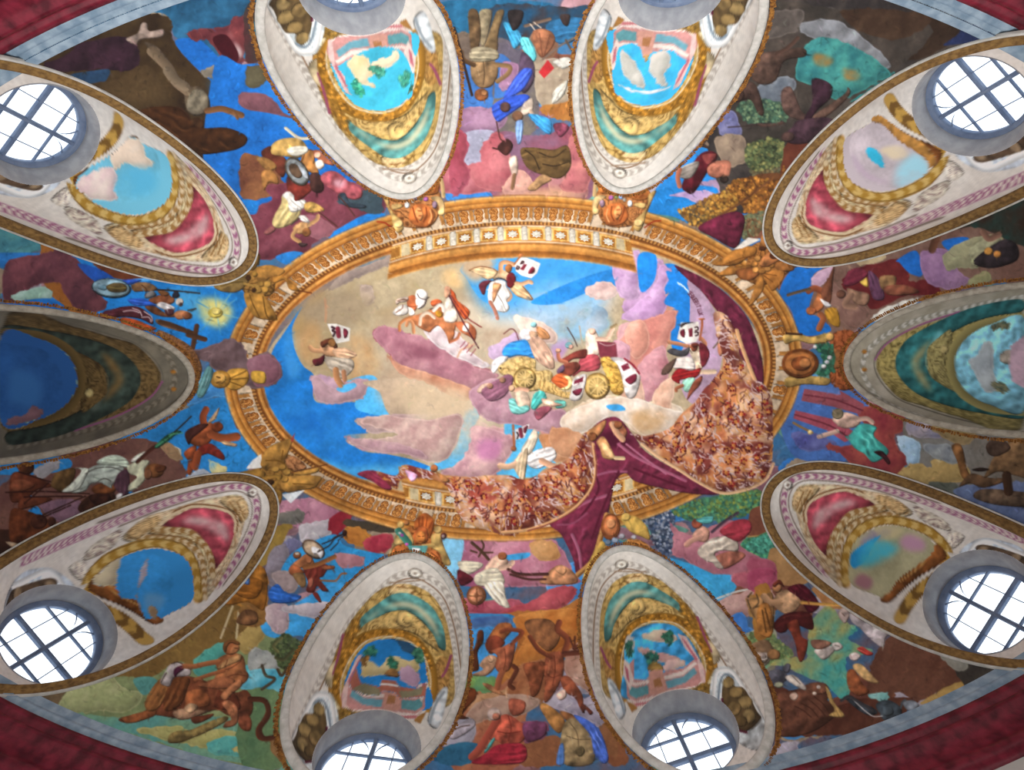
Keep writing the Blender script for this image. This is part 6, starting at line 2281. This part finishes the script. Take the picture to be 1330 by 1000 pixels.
# ---------------------------------------------------------------- object helpers
UP = np.array([0, 0, CAMZ])
def props(o, **k):
    for a, v in k.items():
        if v: o[a] = v
    return o
def empty(name, loc, **k):
    o = bpy.data.objects.new(name, None); S.collection.objects.link(o); o.location = np.asarray(loc) + UP; o.empty_display_size = .2
    return props(o, **k)
def mesh(name, V, Fc, mat, parent=None, col=None, smooth=True, **k):
    """V in eye coordinates (z up from the camera); the object's origin is put at the middle of its vertices"""
    V = np.asarray(V, np.float64) + UP; c = V.mean(0); me = bpy.data.meshes.new(name)
    if isinstance(Fc, np.ndarray):
        n, w_ = Fc.shape; me.vertices.add(len(V)); me.vertices.foreach_set('co', (V - c).astype(np.float32).ravel())
        me.loops.add(n * w_); me.loops.foreach_set('vertex_index', Fc.astype(np.int32).ravel())
        me.polygons.add(n); me.polygons.foreach_set('loop_start', np.arange(0, n * w_, w_, dtype=np.int32))
        me.update(calc_edges=True)
    else: me.from_pydata((V - c).tolist(), [], Fc)
    if smooth: me.polygons.foreach_set('use_smooth', np.ones(len(me.polygons), bool))
    if col is not None:
        a = me.color_attributes.new('paint', 'FLOAT_COLOR', 'POINT'); a.data.foreach_set('color', np.c_[col, np.ones(len(col))].astype(np.float32).ravel())
    me.materials.append(M[mat]); o = bpy.data.objects.new(name, me); S.collection.objects.link(o); o.location = c
    if parent is not None:
        o.parent = parent; q = parent; w_loc = np.zeros(3)
        while q is not None: w_loc += np.array(q.location); q = q.parent
        o.location = c - w_loc
    return props(o, **k)
def islands(Fq):
    """faces grouped into connected pieces, largest first; specks stay with the largest"""
    u, inv = np.unique(Fq, return_inverse=True); inv = inv.reshape(Fq.shape); lab = np.arange(len(u))
    while True:
        m = lab[inv].min(1); new = lab.copy(); np.minimum.at(new, inv.ravel(), np.repeat(m, Fq.shape[1])); new = new[new]
        if (new == lab).all(): break
        lab = new
    fl = lab[inv[:, 0]]; ids_, cnt = np.unique(fl, return_counts=True); order_ = np.argsort(-cnt)
    out = [np.isin(fl, [ids_[j] for n_, j in enumerate(order_) if n_ == 0 or cnt[j] < 40])] + [fl == ids_[j] for n_, j in enumerate(order_) if n_ and cnt[j] >= 40]
    return [Fq[k] for k in out]
def grid_faces(h, w_, wrap=False):
    i = np.arange(h * w_).reshape(h, w_)
    if wrap: i = np.c_[i, i[:, :1]]
    return np.stack([i[:-1, :-1], i[:-1, 1:], i[1:, 1:], i[1:, :-1]], -1).reshape(-1, 4)
def subset(V, Fc, colr):
    u, inv = np.unique(Fc, return_inverse=True); return V[u], inv.reshape(Fc.shape), colr[u]
def sample(C, px, py):
    x = np.clip(px + PAD, 0, WW - 1.01); y = np.clip(py + PAD, 0, HH - 1.01); x0 = x.astype(int); y0 = y.astype(int); fx = (x - x0)[..., None]; fy = (y - y0)[..., None]
    a = C.rgb
    return (a[y0, x0] * (1 - fx) + a[y0, x0 + 1] * fx) * (1 - fy) + (a[y0 + 1, x0] * (1 - fx) + a[y0 + 1, x0 + 1] * fx) * fy
def nearest(arr, px, py): return arr[np.clip(np.round(py + PAD).astype(int), 0, HH - 1), np.clip(np.round(px + PAD).astype(int), 0, WW - 1)]
PAINT = 0.94
# ---------------------------------------------------------------- paint the vault
keys = {}
C = Canvas(); C.run('m 3a6f9c,6a5a66 -160,-160 1490,-160 1490,1160 -160,1160', keys, False)
_rg = np.random.default_rng(21); _pal = ['7a5460,94747c', '8a6468,a8848a', '6a5a50,8a7868', '8a7a68,a8987e', '3a80c4,58a0dc', '2a6ab4,3a80c8', '9490a0,b0acb8', '5a5a78,78789a', '6a4034,8a5a44', '4a7a74,6a9a8e']
for _i in range(420):      # loose painted clouds that the scenes lie on
    _a = _rg.uniform(0, 6.283); _k = _rg.uniform(1.02, 2.6); _c = np.array([666 + 376 * _k * math.cos(_a), 478 + 224 * _k * math.sin(_a)]) + PAD; _t = np.linspace(0, 6.283, 9, endpoint=False)
    _q = _rg.uniform(12, 34) * (1 + .35 * _rg.normal(size=9)).clip(.4, 1.7); C.op('c', _pal[_rg.integers(len(_pal))], np.c_[_c[0] + 1.4 * _q * np.cos(_t), _c[1] + .8 * _q * np.sin(_t)])
C.run(VAULT, keys, False)
keys['gallery_ring'] = len(keys) + 1; paint_ring(C, keys['gallery_ring'])
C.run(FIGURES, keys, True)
_outer = ring_s(np.arange(WW)[None] - PAD + np.zeros((HH, 1)), np.arange(HH)[:, None] - PAD + np.zeros((1, WW)))[0] > 1.0
C.brushwork(9000, 11, -10, 1340, -10, 1010, _outer, .8); C.brushwork(1500, 12, 340, 1000, 320, 700, ~_outer & (C.id != keys['gallery_ring']), .3)
C.rgb *= (1 + .010 * P9 + .010 * N4 + .012 * P24)[..., None]
# ---------------------------------------------------------------- the vault, one mesh per painted thing and part
STEP = 1.15
gx = np.r_[np.arange(-480, -24, 9), np.arange(-15, 1345, STEP), np.arange(1354, 1820, 9)]; gy = np.r_[np.arange(-320, -24, 9), np.arange(-15, 1015, STEP), np.arange(1024, 1320, 9)]
PX, PY = np.meshgrid(gx, gy); V = vault_point(PX, PY); inside = np.zeros(PX.shape, bool)
for k_ in NICHES: inside |= in_tunnel(NICHES[k_][0], V)
hh, ww = PX.shape; Fc = grid_faces(hh, ww); V = V.reshape(-1, 3)
fin = inside.ravel()[Fc].all(1); low = (V[:, 2] < ZC - .02)[Fc].any(1); Fc = Fc[~fin & ~low]
colr = (lin(np.clip(sample(C, PX, PY), 0, 1)) * PAINT).reshape(-1, 3); ids = nearest(C.id, PX + STEP / 2, PY + STEP / 2).ravel()[Fc[:, 0]]
order = np.argsort(ids, kind='stable'); cut = np.searchsorted(ids[order], np.arange(len(keys) + 2))
faces_of = {i: Fc[order[cut[i]:cut[i + 1]]] for i in range(len(keys) + 1)}
v_, f_, c_ = subset(V, faces_of[0], colr)
ceiling = mesh('ceiling', v_, f_, 'fresco', col=c_, kind='structure', label='oval frescoed vault with painted blue sky and clouds')
info = {}
for ln in LABELS.strip().split('\n'):
    a = ln.split('|'); info[a[0]] = a[1:]
info['gallery_ring'] = ['gallery_ring', 'painted gallery', 'oval golden gallery ring with consoles and coffers framing the central sky']
GROUPS = {'cartouche': 'painted cartouches at the niche tips', 'angel': 'trumpeting angels of the central sky', 'chariot': 'golden chariots of the central sky'}
things = {}
for k_ in info:
    mine = {kk: i for kk, i in keys.items() if kk == k_ or kk.startswith(k_ + '+')}
    if not any(len(faces_of[i]) > 3 for i in mine.values()): continue
    nm, cat, lab = info[k_]; grp = next((gv for gk, gv in GROUPS.items() if k_.endswith(gk) or k_.startswith(gk)), None)
    i = keys.get(k_)
    extra = []
    if i and len(faces_of[i]) > 3:
        pcs = islands(faces_of[i]); v_, f_, c_ = subset(V, pcs[0], colr); root = mesh(nm, v_, f_, 'fresco', col=c_, label=lab, category=cat, group=grp); extra = pcs[1:]
    else:
        al = np.vstack([faces_of[j] for j in mine.values()]); root = empty(nm, V[np.unique(al)].mean(0), label=lab, category=cat, group=grp)
    things[k_] = root
    for pc in extra:
        v_, f_, c_ = subset(V, pc, colr); mesh('painted_piece', v_, f_, 'fresco', root, col=c_)
    car = None
    for kk, j in mine.items():
        if kk != k_ and len(faces_of[j]) > 3:
            part = kk.split('+')[1]
            for pc in islands(faces_of[j]):
                v_, f_, c_ = subset(V, pc, colr); pm = mesh(part, v_, f_, 'fresco', car if part == 'wheel' and car else root, col=c_)
                if part == 'car' and car is None: car = pm
# ---------------------------------------------------------------- relief of the gallery ring: consoles, coffer rosettes, brackets
ring = things['gallery_ring']; rid = keys['gallery_ring']
def on_vault(p, h):
    P = vault_point(p[..., 0], p[..., 1]); return P + vault_normal(P) * np.asarray(h)[..., None]
def visible(p): return nearest(C.id, p[:, 0], p[:, 1]).tolist().count(rid) >= max(1, len(p) - 1)
n_con = int(_arc[-1] / 19.2); LEAF = [(-.16, .36), (-.36, .44), (-.30, .52), (-.42, .58), (-.34, .67), (0, .70), (.34, .67), (.42, .58), (.30, .52), (.36, .44), (.16, .36)]
for i in range(n_con):
    a0 = (i + 1.0) * 19.2
    def P_(t, s): return ring_xy(np.interp(a0 + np.asarray(t) * 15, _arc, _ph), np.asarray(s))
    pts = np.array(LEAF)
    if not visible(P_(pts[:, 0], pts[:, 1])): continue
    base = P_(pts[:, 0], pts[:, 1]); mid = P_(pts[:, 0] * .62, .53 + (pts[:, 1] - .53) * .66); top = P_(np.array([0., 0.]), np.array([.46, .60]))
    Vc = np.vstack([on_vault(base, np.full(11, .015)), on_vault(mid, .08 + .05 * (np.arange(11) % 2)), on_vault(top, np.array([.10, .16]))])
    fc = [(j, (j + 1) % 11, 11 + (j + 1) % 11, 11 + j) for j in range(11)] + [(11 + j, 11 + (j + 1) % 11, 22 if j in (0, 1, 8, 9, 10) else 23) for j in range(11)] + [(13, 23, 22), (19, 22, 23)]
    mesh('console', Vc, fc, 'gold', ring, smooth=False)
def bay_xy(X, s):
    sg = 1 if s[1] > 0 else -1; ss = s[0]; Y = sg * (RB + RDB * ss) * np.sqrt(1 - (X / (RA + RDA * ss)) ** 2)
    return np.stack([666.3 + X * CA + Y * SA, 478.2 - X * SA + Y * CA], -1)
for sg in (-1, 1):
    for q in range(11):
        Xc = -165 + 31 * (q + .5); t = np.linspace(0, 2 * np.pi, 24, endpoint=False)
        r = 1 + .22 * np.cos(8 * t); c0 = bay_xy(np.array([Xc]), (0.0, sg))
        if not visible(c0) or abs(Xc - 3) > 146: continue
        rim_ = bay_xy(Xc + 6.2 * r * np.cos(t), (.085 * r * np.sin(t), sg)); inn_ = bay_xy(Xc + 2.2 * np.cos(t), (.03 * np.sin(t), sg))
        Vc = np.vstack([on_vault(rim_, np.full(24, .01)), on_vault(bay_xy(Xc + 4.8 * r * np.cos(t), (.066 * r * np.sin(t), sg)), np.full(24, .05)), on_vault(inn_, np.full(24, .03)), on_vault(c0, np.array([.07]))])
        fc = [(b + j, b + (j + 1) % 24, b + 24 + (j + 1) % 24, b + 24 + j) for b in (0, 24) for j in range(24)] + [(48 + j, 48 + (j + 1) % 24, 72) for j in range(24)]
        mesh('rosette', Vc, fc, 'white', ring)
        Xb = Xc + 15.5
        if abs(Xb - 3) < 140 and visible(bay_xy(np.array([Xb]), (0.0, sg))):
            us = np.array([-3.6, 3.6]); sv = np.linspace(-.16, .2, 6); hgt = [.01, .09, .05, .06, .12, .02]
            rows = [on_vault(bay_xy(Xb + us, (sv[j], sg)), np.full(2, hgt[j])) for j in range(6)]; bas = [on_vault(bay_xy(Xb + us, (sv[j], sg)), np.full(2, .0)) for j in range(6)]
            Vc = np.vstack(rows + bas); fc = [(2 * j, 2 * j + 1, 2 * j + 3, 2 * j + 2) for j in range(5)] + [(2 * j, 2 * j + 2, 12 + 2 * j + 2, 12 + 2 * j) for j in range(5)] + [(2 * j + 1, 12 + 2 * j + 1, 12 + 2 * j + 3, 2 * j + 3) for j in range(5)]
            mesh('bracket', Vc, fc, 'white', ring)
# ---------------------------------------------------------------- niches and their windows
refs = {}
NICHE_D = NICHE_C  # left niche: darker colours, partly its own olive paint, partly shade painted in
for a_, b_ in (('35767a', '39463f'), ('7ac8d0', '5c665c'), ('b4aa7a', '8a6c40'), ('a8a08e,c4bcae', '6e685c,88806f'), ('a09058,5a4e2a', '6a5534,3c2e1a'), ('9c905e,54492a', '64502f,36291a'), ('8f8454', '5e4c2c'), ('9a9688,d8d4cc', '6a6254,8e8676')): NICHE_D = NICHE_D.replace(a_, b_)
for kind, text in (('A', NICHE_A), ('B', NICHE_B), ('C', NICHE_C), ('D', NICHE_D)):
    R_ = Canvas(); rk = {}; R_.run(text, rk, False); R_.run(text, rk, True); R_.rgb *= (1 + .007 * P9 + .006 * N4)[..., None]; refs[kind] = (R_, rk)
WHERE = {'TL': 'at the top of the vault, left of centre', 'TR': 'at the top of the vault, right of centre', 'BL': 'at the bottom of the vault, left of centre', 'BR': 'at the bottom of the vault, right of centre',
         'UL': 'at the upper left corner', 'LL': 'at the lower left corner', 'UR': 'at the upper right corner', 'LR': 'at the lower right corner', 'L': 'at the left edge', 'R': 'at the right edge'}
LOOK = {'D': 'dark niche with painted brown scrolls and round blue sky, some shade painted in,', 'A': 'white niche with painted balcony and sky', 'B': 'niche with painted red cartouche and oval sky', 'C': 'niche with painted green bands and round sky'}
nl, nt_ = 120, 260; th = np.linspace(-np.pi, np.pi, nt_ + 1); lam = np.linspace(0, 1, nl); LAM, TH = np.meshgrid(lam, th, indexing='ij')
LAM = LAM ** 1.15
SUB = {'balcony': 'sky_panel', 'putto_relief': 'medallion_frame', 'rosette': 'carved_band', 'shell': 'cartouche', 'colour_panel': 'cartouche'}
def strip(curve_rows, closed=True):
    n = len(curve_rows[0]); return np.vstack(curve_rows), grid_faces(len(curve_rows), n, closed)
for wi, k_ in enumerate(NICHES):
    p, kind, mir = NICHES[k_]; R_, rk = refs[kind]; d, nrm = axes(p); e = ENDS[kind]
    Pn = funnel(k_, LAM, TH); q = proj(Pn); qr = proj(funnel(REF[kind], LAM, TH * mir)); 
    cl = sample(R_, qr[..., 0], qr[..., 1]); idn = nearest(R_.id, qr[..., 0], qr[..., 1])
    if SKIES.get(k_):
        K = Canvas(); K.rgb[:] = hexc(SKIES[k_].split('\n')[1].split()[1].split(',')[0]); K.run(SKIES[k_], {}, False); al = sample_al = nearest(K.al, q[..., 0], q[..., 1]); sky_ids = [i for n_, i in rk.items() if n_ in SOFFIT_SKIES]
        al = np.where(idn == rk['sky_panel'], 1.0, al * np.isin(idn, sky_ids))
        cl = cl * (1 - al[..., None]) + sample(K, q[..., 0], q[..., 1]) * al[..., None]
    Vn = Pn.reshape(-1, 3); cn = (lin(np.clip(cl, 0, 1)) * PAINT).reshape(-1, 3); Fn = grid_faces(nl, nt_ + 1); fid = idn.ravel()[Fn[:, 0]]
    niche = empty('window_niche', Vn.mean(0), category='niche', label=LOOK[kind] + ' ' + WHERE[k_], group='niches around the vault')
    made = {}
    for part, i in sorted([('soffit', 0)] + list(rk.items()), key=lambda a: a[0] in SUB):
        ff = Fn[fid == i]
        if len(ff) > 3:
            for pc in islands(ff):
                v_, f_, c_ = subset(Vn, pc, cn); up = niche; cand = made.get(SUB.get(part), [])
                if cand: up = min(cand, key=lambda a: np.linalg.norm(a[1] - v_.mean(0)))[0]
                made.setdefault(part, []).append((mesh(part, v_, f_, 'fresco', up, col=c_), v_.mean(0)))
    # rim moulding on the edge of the opening
    t2 = np.linspace(-np.pi, np.pi, 200, endpoint=False); O, _u = opening(p, t2); T = np.roll(O, -1, 0) - np.roll(O, 1, 0); T /= np.linalg.norm(T, axis=1, keepdims=True)
    N = vault_normal(O); B_ = np.cross(T, N); B_ *= np.sign(((O - O.mean(0)) * B_).sum(1))[:, None]; B_ /= np.linalg.norm(B_, axis=1, keepdims=True)
    prof = {'A': [(-.02, -.10), (-.03, .03), (.01, .06), (.10, .05), (.14, .03), (.15, -.03)], 'B': [(-.02, -.10), (-.03, .02), (.0, .06), (.05, .07), (.07, .05), (.13, .06), (.17, .04), (.19, -.03)], 'C': [(-.02, -.10), (-.03, .03), (.02, .06), (.12, .05), (.14, -.03)]}['C' if kind == 'D' else kind]
    v_, f_ = strip([O + B_ * a + N * b for a, b in prof]); mesh('rim_moulding', v_, f_, {'A': 'rim', 'B': 'brown', 'C': 'rimc', 'D': 'rimc'}[kind], niche)
    if kind == 'B':
        v_, f_ = strip([O + B_ * a + N * b for a, b in [(.18, -.03), (.18, .04), (.21, .05), (.225, .02), (.225, -.03)]]); mesh('rim_fillet', v_, f_, 'rim', niche)
    else:
        vs, fs = [], []; seg = np.hypot(*np.diff(np.vstack([O, O[:1]]), axis=0).T[:2]); rg = np.random.default_rng(wi)
        for j in range(200):
            for sub in (0., .5):
                b0 = .145 + rg.uniform(-.01, .01); w_ = rg.uniform(.10, .15); Pj = O[j] + (O[(j + 1) % 200] - O[j]) * sub; L_ = np.linalg.norm(O[(j + 1) % 200] - O[j]) * rg.uniform(.30, .44)
                b = len(vs); vs += [Pj + B_[j] * x + T[j] * y + N[j] * z for x, y, z in [(b0, -L_, -.01), (b0, L_, -.01), (b0 + w_, L_ * .9, -.01), (b0 + w_, -L_ * .9, -.01), (b0 + w_ * .5, 0, .03)]]
                fs += [(b, b + 1, b + 4), (b + 1, b + 2, b + 4), (b + 2, b + 3, b + 4), (b + 3, b, b + 4)]
        mesh('leaf_border', vs, fs, 'leaf', niche, smooth=False, kind='stuff')
    # plain splayed embrasure from the painted funnel to the window
    t3 = np.linspace(-np.pi, np.pi, 96, endpoint=False); rw, uw, zw = e[5], e[4], e[6]; ws = WSHIFT.get(k_, 0)
    def ring3(u, z, a, b):
        v = p[1] + ws * (.7 if u < uw - .3 else 1) + a * np.sin(t3); return np.stack([u * d[0] + v * nrm[0], u * d[1] + v * nrm[1], z + b * np.cos(t3)], -1)
    v_, f_ = strip([ring3(e[0], e[1], e[2], e[3]), ring3(e[0] + .03, e[1], e[2] - .05, e[3] - .05), ring3(uw - .12, zw, rw + .06, rw + .06), ring3(uw + .15, zw, rw + .06, rw + .06)]); mesh('embrasure', v_, f_, 'grey', niche)
    # window
    org = np.array([uw * d[0] + (p[1] + ws) * nrm[0], uw * d[1] + (p[1] + ws) * nrm[1], zw]); X3 = np.array([nrm[0], nrm[1], 0]); Y3 = np.array([0, 0, 1.]); Z3 = np.array([d[0], d[1], 0])
    def W(pts): pts = np.asarray(pts, float); return org + pts[:, :1] * X3 + pts[:, 1:2] * Y3 + pts[:, 2:] * Z3
    win = empty('window_%d' % (wi + 1), org, kind='structure', label='round white-lit window of the niche ' + WHERE[k_])
    rows = [np.c_[r * np.sin(t3), r * np.cos(t3), np.full(96, zz)] for r, zz in [(rw + .06, -.08), (rw - .02, -.08), (rw - .06, -.04), (rw - .06, .06), (rw + .06, .06)]]
    v_, f_ = strip(rows); mesh('window_frame', W(v_), f_, 'frame', win)
    def bar(name, x0, y0, x1, y1, wd, dp):
        L_ = math.hypot(x1 - x0, y1 - y0); ux, uy = (x1 - x0) / L_, (y1 - y0) / L_; vx, vy = -uy * wd / 2, ux * wd / 2; b = .25 * wd
        rows = [[(x + sx * vx * k, y + sx * vy * k, zz) for x, y in ((x0, y0), (x1, y1))] for sx, k, zz in [(-1, 1, dp), (-1, 1, -dp * .4), (-1, .5, -dp), (1, .5, -dp), (1, 1, -dp * .4), (1, 1, dp)]]
        Vb = np.array(rows).reshape(-1, 3); fb = [(2 * j, 2 * j + 1, (2 * j + 3) % 12, (2 * j + 2) % 12) for j in range(6)] + [(0, 2, 4, 6, 8, 10), (1, 3, 5, 7, 9, 11)]
        mesh(name, W(Vb), fb, 'frame', win, smooth=False)
    ri = rw - .05; ch = lambda y: math.sqrt(max(ri * ri - y * y, .01))
    bar('mullion', 0, -ri, 0, ri, .10, .06); bar('transom', -ch(-.12), -.12, ch(-.12), -.12, .085, .05)
    bar('glazing_bar', -ch(.48), .48, ch(.48), .48, .035, .03); bar('glazing_bar', -ch(-.62), -.62, ch(-.62), -.62, .035, .03)
    for x in (-.52, .52): bar('glazing_bar', x, -ch(x), x, ch(x), .022, .02)
    for sx in (-1, 1):
        aa = np.linspace(0, np.pi / 2, 7); cx_, cy_ = sx * .06 + sx * .46 * (1 - np.cos(aa)) / 1, .48 + .46 * np.sin(aa)
        rr = np.array([[cx_[j], cy_[j], 0] for j in range(7)]); w0 = [np.c_[rr[:, :2] * k, np.full(7, z_)] for k, z_ in ((.985, .015), (.985, -.015), (1.01, -.015), (1.01, .015))]
        v_, f_ = strip(w0, False); mesh('glazing_bar', W(v_), f_, 'frame', win)
    for qx in (-1, 1):
        for qy in (-1, 1):
            ar = [(qx * .0, -.12), (qx * 0, qy * ri)] + [(qx * ri * math.sin(a_), qy * ri * math.cos(a_)) for a_ in np.linspace(.05, math.acos(max(-1, min(1, qy * -.12 / ri))), 12)]
            Vp = np.array([(x, y, .0) for x, y in ar]); mesh('pane', W(Vp), [tuple(range(len(ar)))], 'glass', win, smooth=False)
# ---------------------------------------------------------------- ledge, marble cornice, walls, floor
tt = np.linspace(0, 2 * np.pi, 240, endpoint=False)
def ell(sx, z, c=-.07, g=.07): return np.stack([(A + g + sx) * np.cos(tt), c + (B + g + sx) * np.sin(tt), np.full(240, z)], -1)
v_, f_ = strip([ell(-.012, ZC + .14, 0, 0), ell(-.012, ZC - .0, 0, 0), ell(-.02, ZC - .03), ell(-.05, ZC - .05), ell(-.05, ZC - .12), ell(-.02, ZC - .14), ell(-.02, ZC - .22)]); mesh('trim_1', v_, f_, 'ledge', kind='structure', label='pale blue stone ledge at the foot of the vault')
v_, f_ = strip([ell(-.02, ZC - .22), ell(-.10, ZC - .23), ell(-.10, ZC - .34), ell(-.06, ZC - .36), ell(-.06, ZC - .46), ell(-.16, ZC - .48), ell(-.16, ZC - .56), ell(-.08, ZC - .62), ell(-.08, ZC - .95), ell(-.2, ZC - 1.0), ell(-.2, ZC - 1.15), ell(-.05, ZC - 1.2)]); mesh('trim_2', v_, f_, 'red', smooth=False, kind='structure', label='dark red marble cornice with stepped mouldings below the ledge')
v_, f_ = strip([ell(-.05, ZC - 1.2), ell(.0, 3.0), ell(.0, -CAMZ)]); mesh('wall_hall', v_, f_, 'wall', kind='structure')
mesh('floor', np.vstack([ell(0, -CAMZ)]), [tuple(range(240))], 'floor', smooth=False, kind='structure')
# unseen window frames added in front of the added lamps; wall has no openings
for wi, (deg, power) in enumerate(ADDED_HALL_LAMPS):
    a = math.radians(deg); k = 1 / math.hypot(math.cos(a) / (A * .98), math.sin(a) / (B * .98)); ce = np.array([k * math.cos(a), k * math.sin(a), 4.2 - CAMZ]); tx = np.array([-math.sin(a), math.cos(a), 0]); out = np.array([math.cos(a), math.sin(a), 0])
    win = empty('window_%d' % (wi + 11), ce, kind='structure')  # added frame around an added lamp, no opening behind it
    def box_bar(name, x0, x1, z0, z1):
        Vb = np.array([ce + tx * x + np.array([0, 0, z]) + out * y for y in (-.06, .06) for z in (z0, z1) for x in (x0, x1)])
        mesh(name, Vb, [(0, 1, 3, 2), (4, 6, 7, 5), (0, 4, 5, 1), (2, 3, 7, 6), (0, 2, 6, 4), (1, 5, 7, 3)], 'frame', win, smooth=False)
    for x0, x1 in ((-1.14, -1.02), (1.02, 1.14)): box_bar('window_frame', x0, x1, -2.3, 2.3)
    for z0, z1 in ((-2.34, -2.22), (2.22, 2.34)): box_bar('window_frame', -1.14, 1.14, z0, z1)
    box_bar('mullion', -.03, .03, -2.2, 2.2)
    for z in (-1.1, 0, 1.1): box_bar('transom', -1.02, 1.02, z - .025, z + .025)
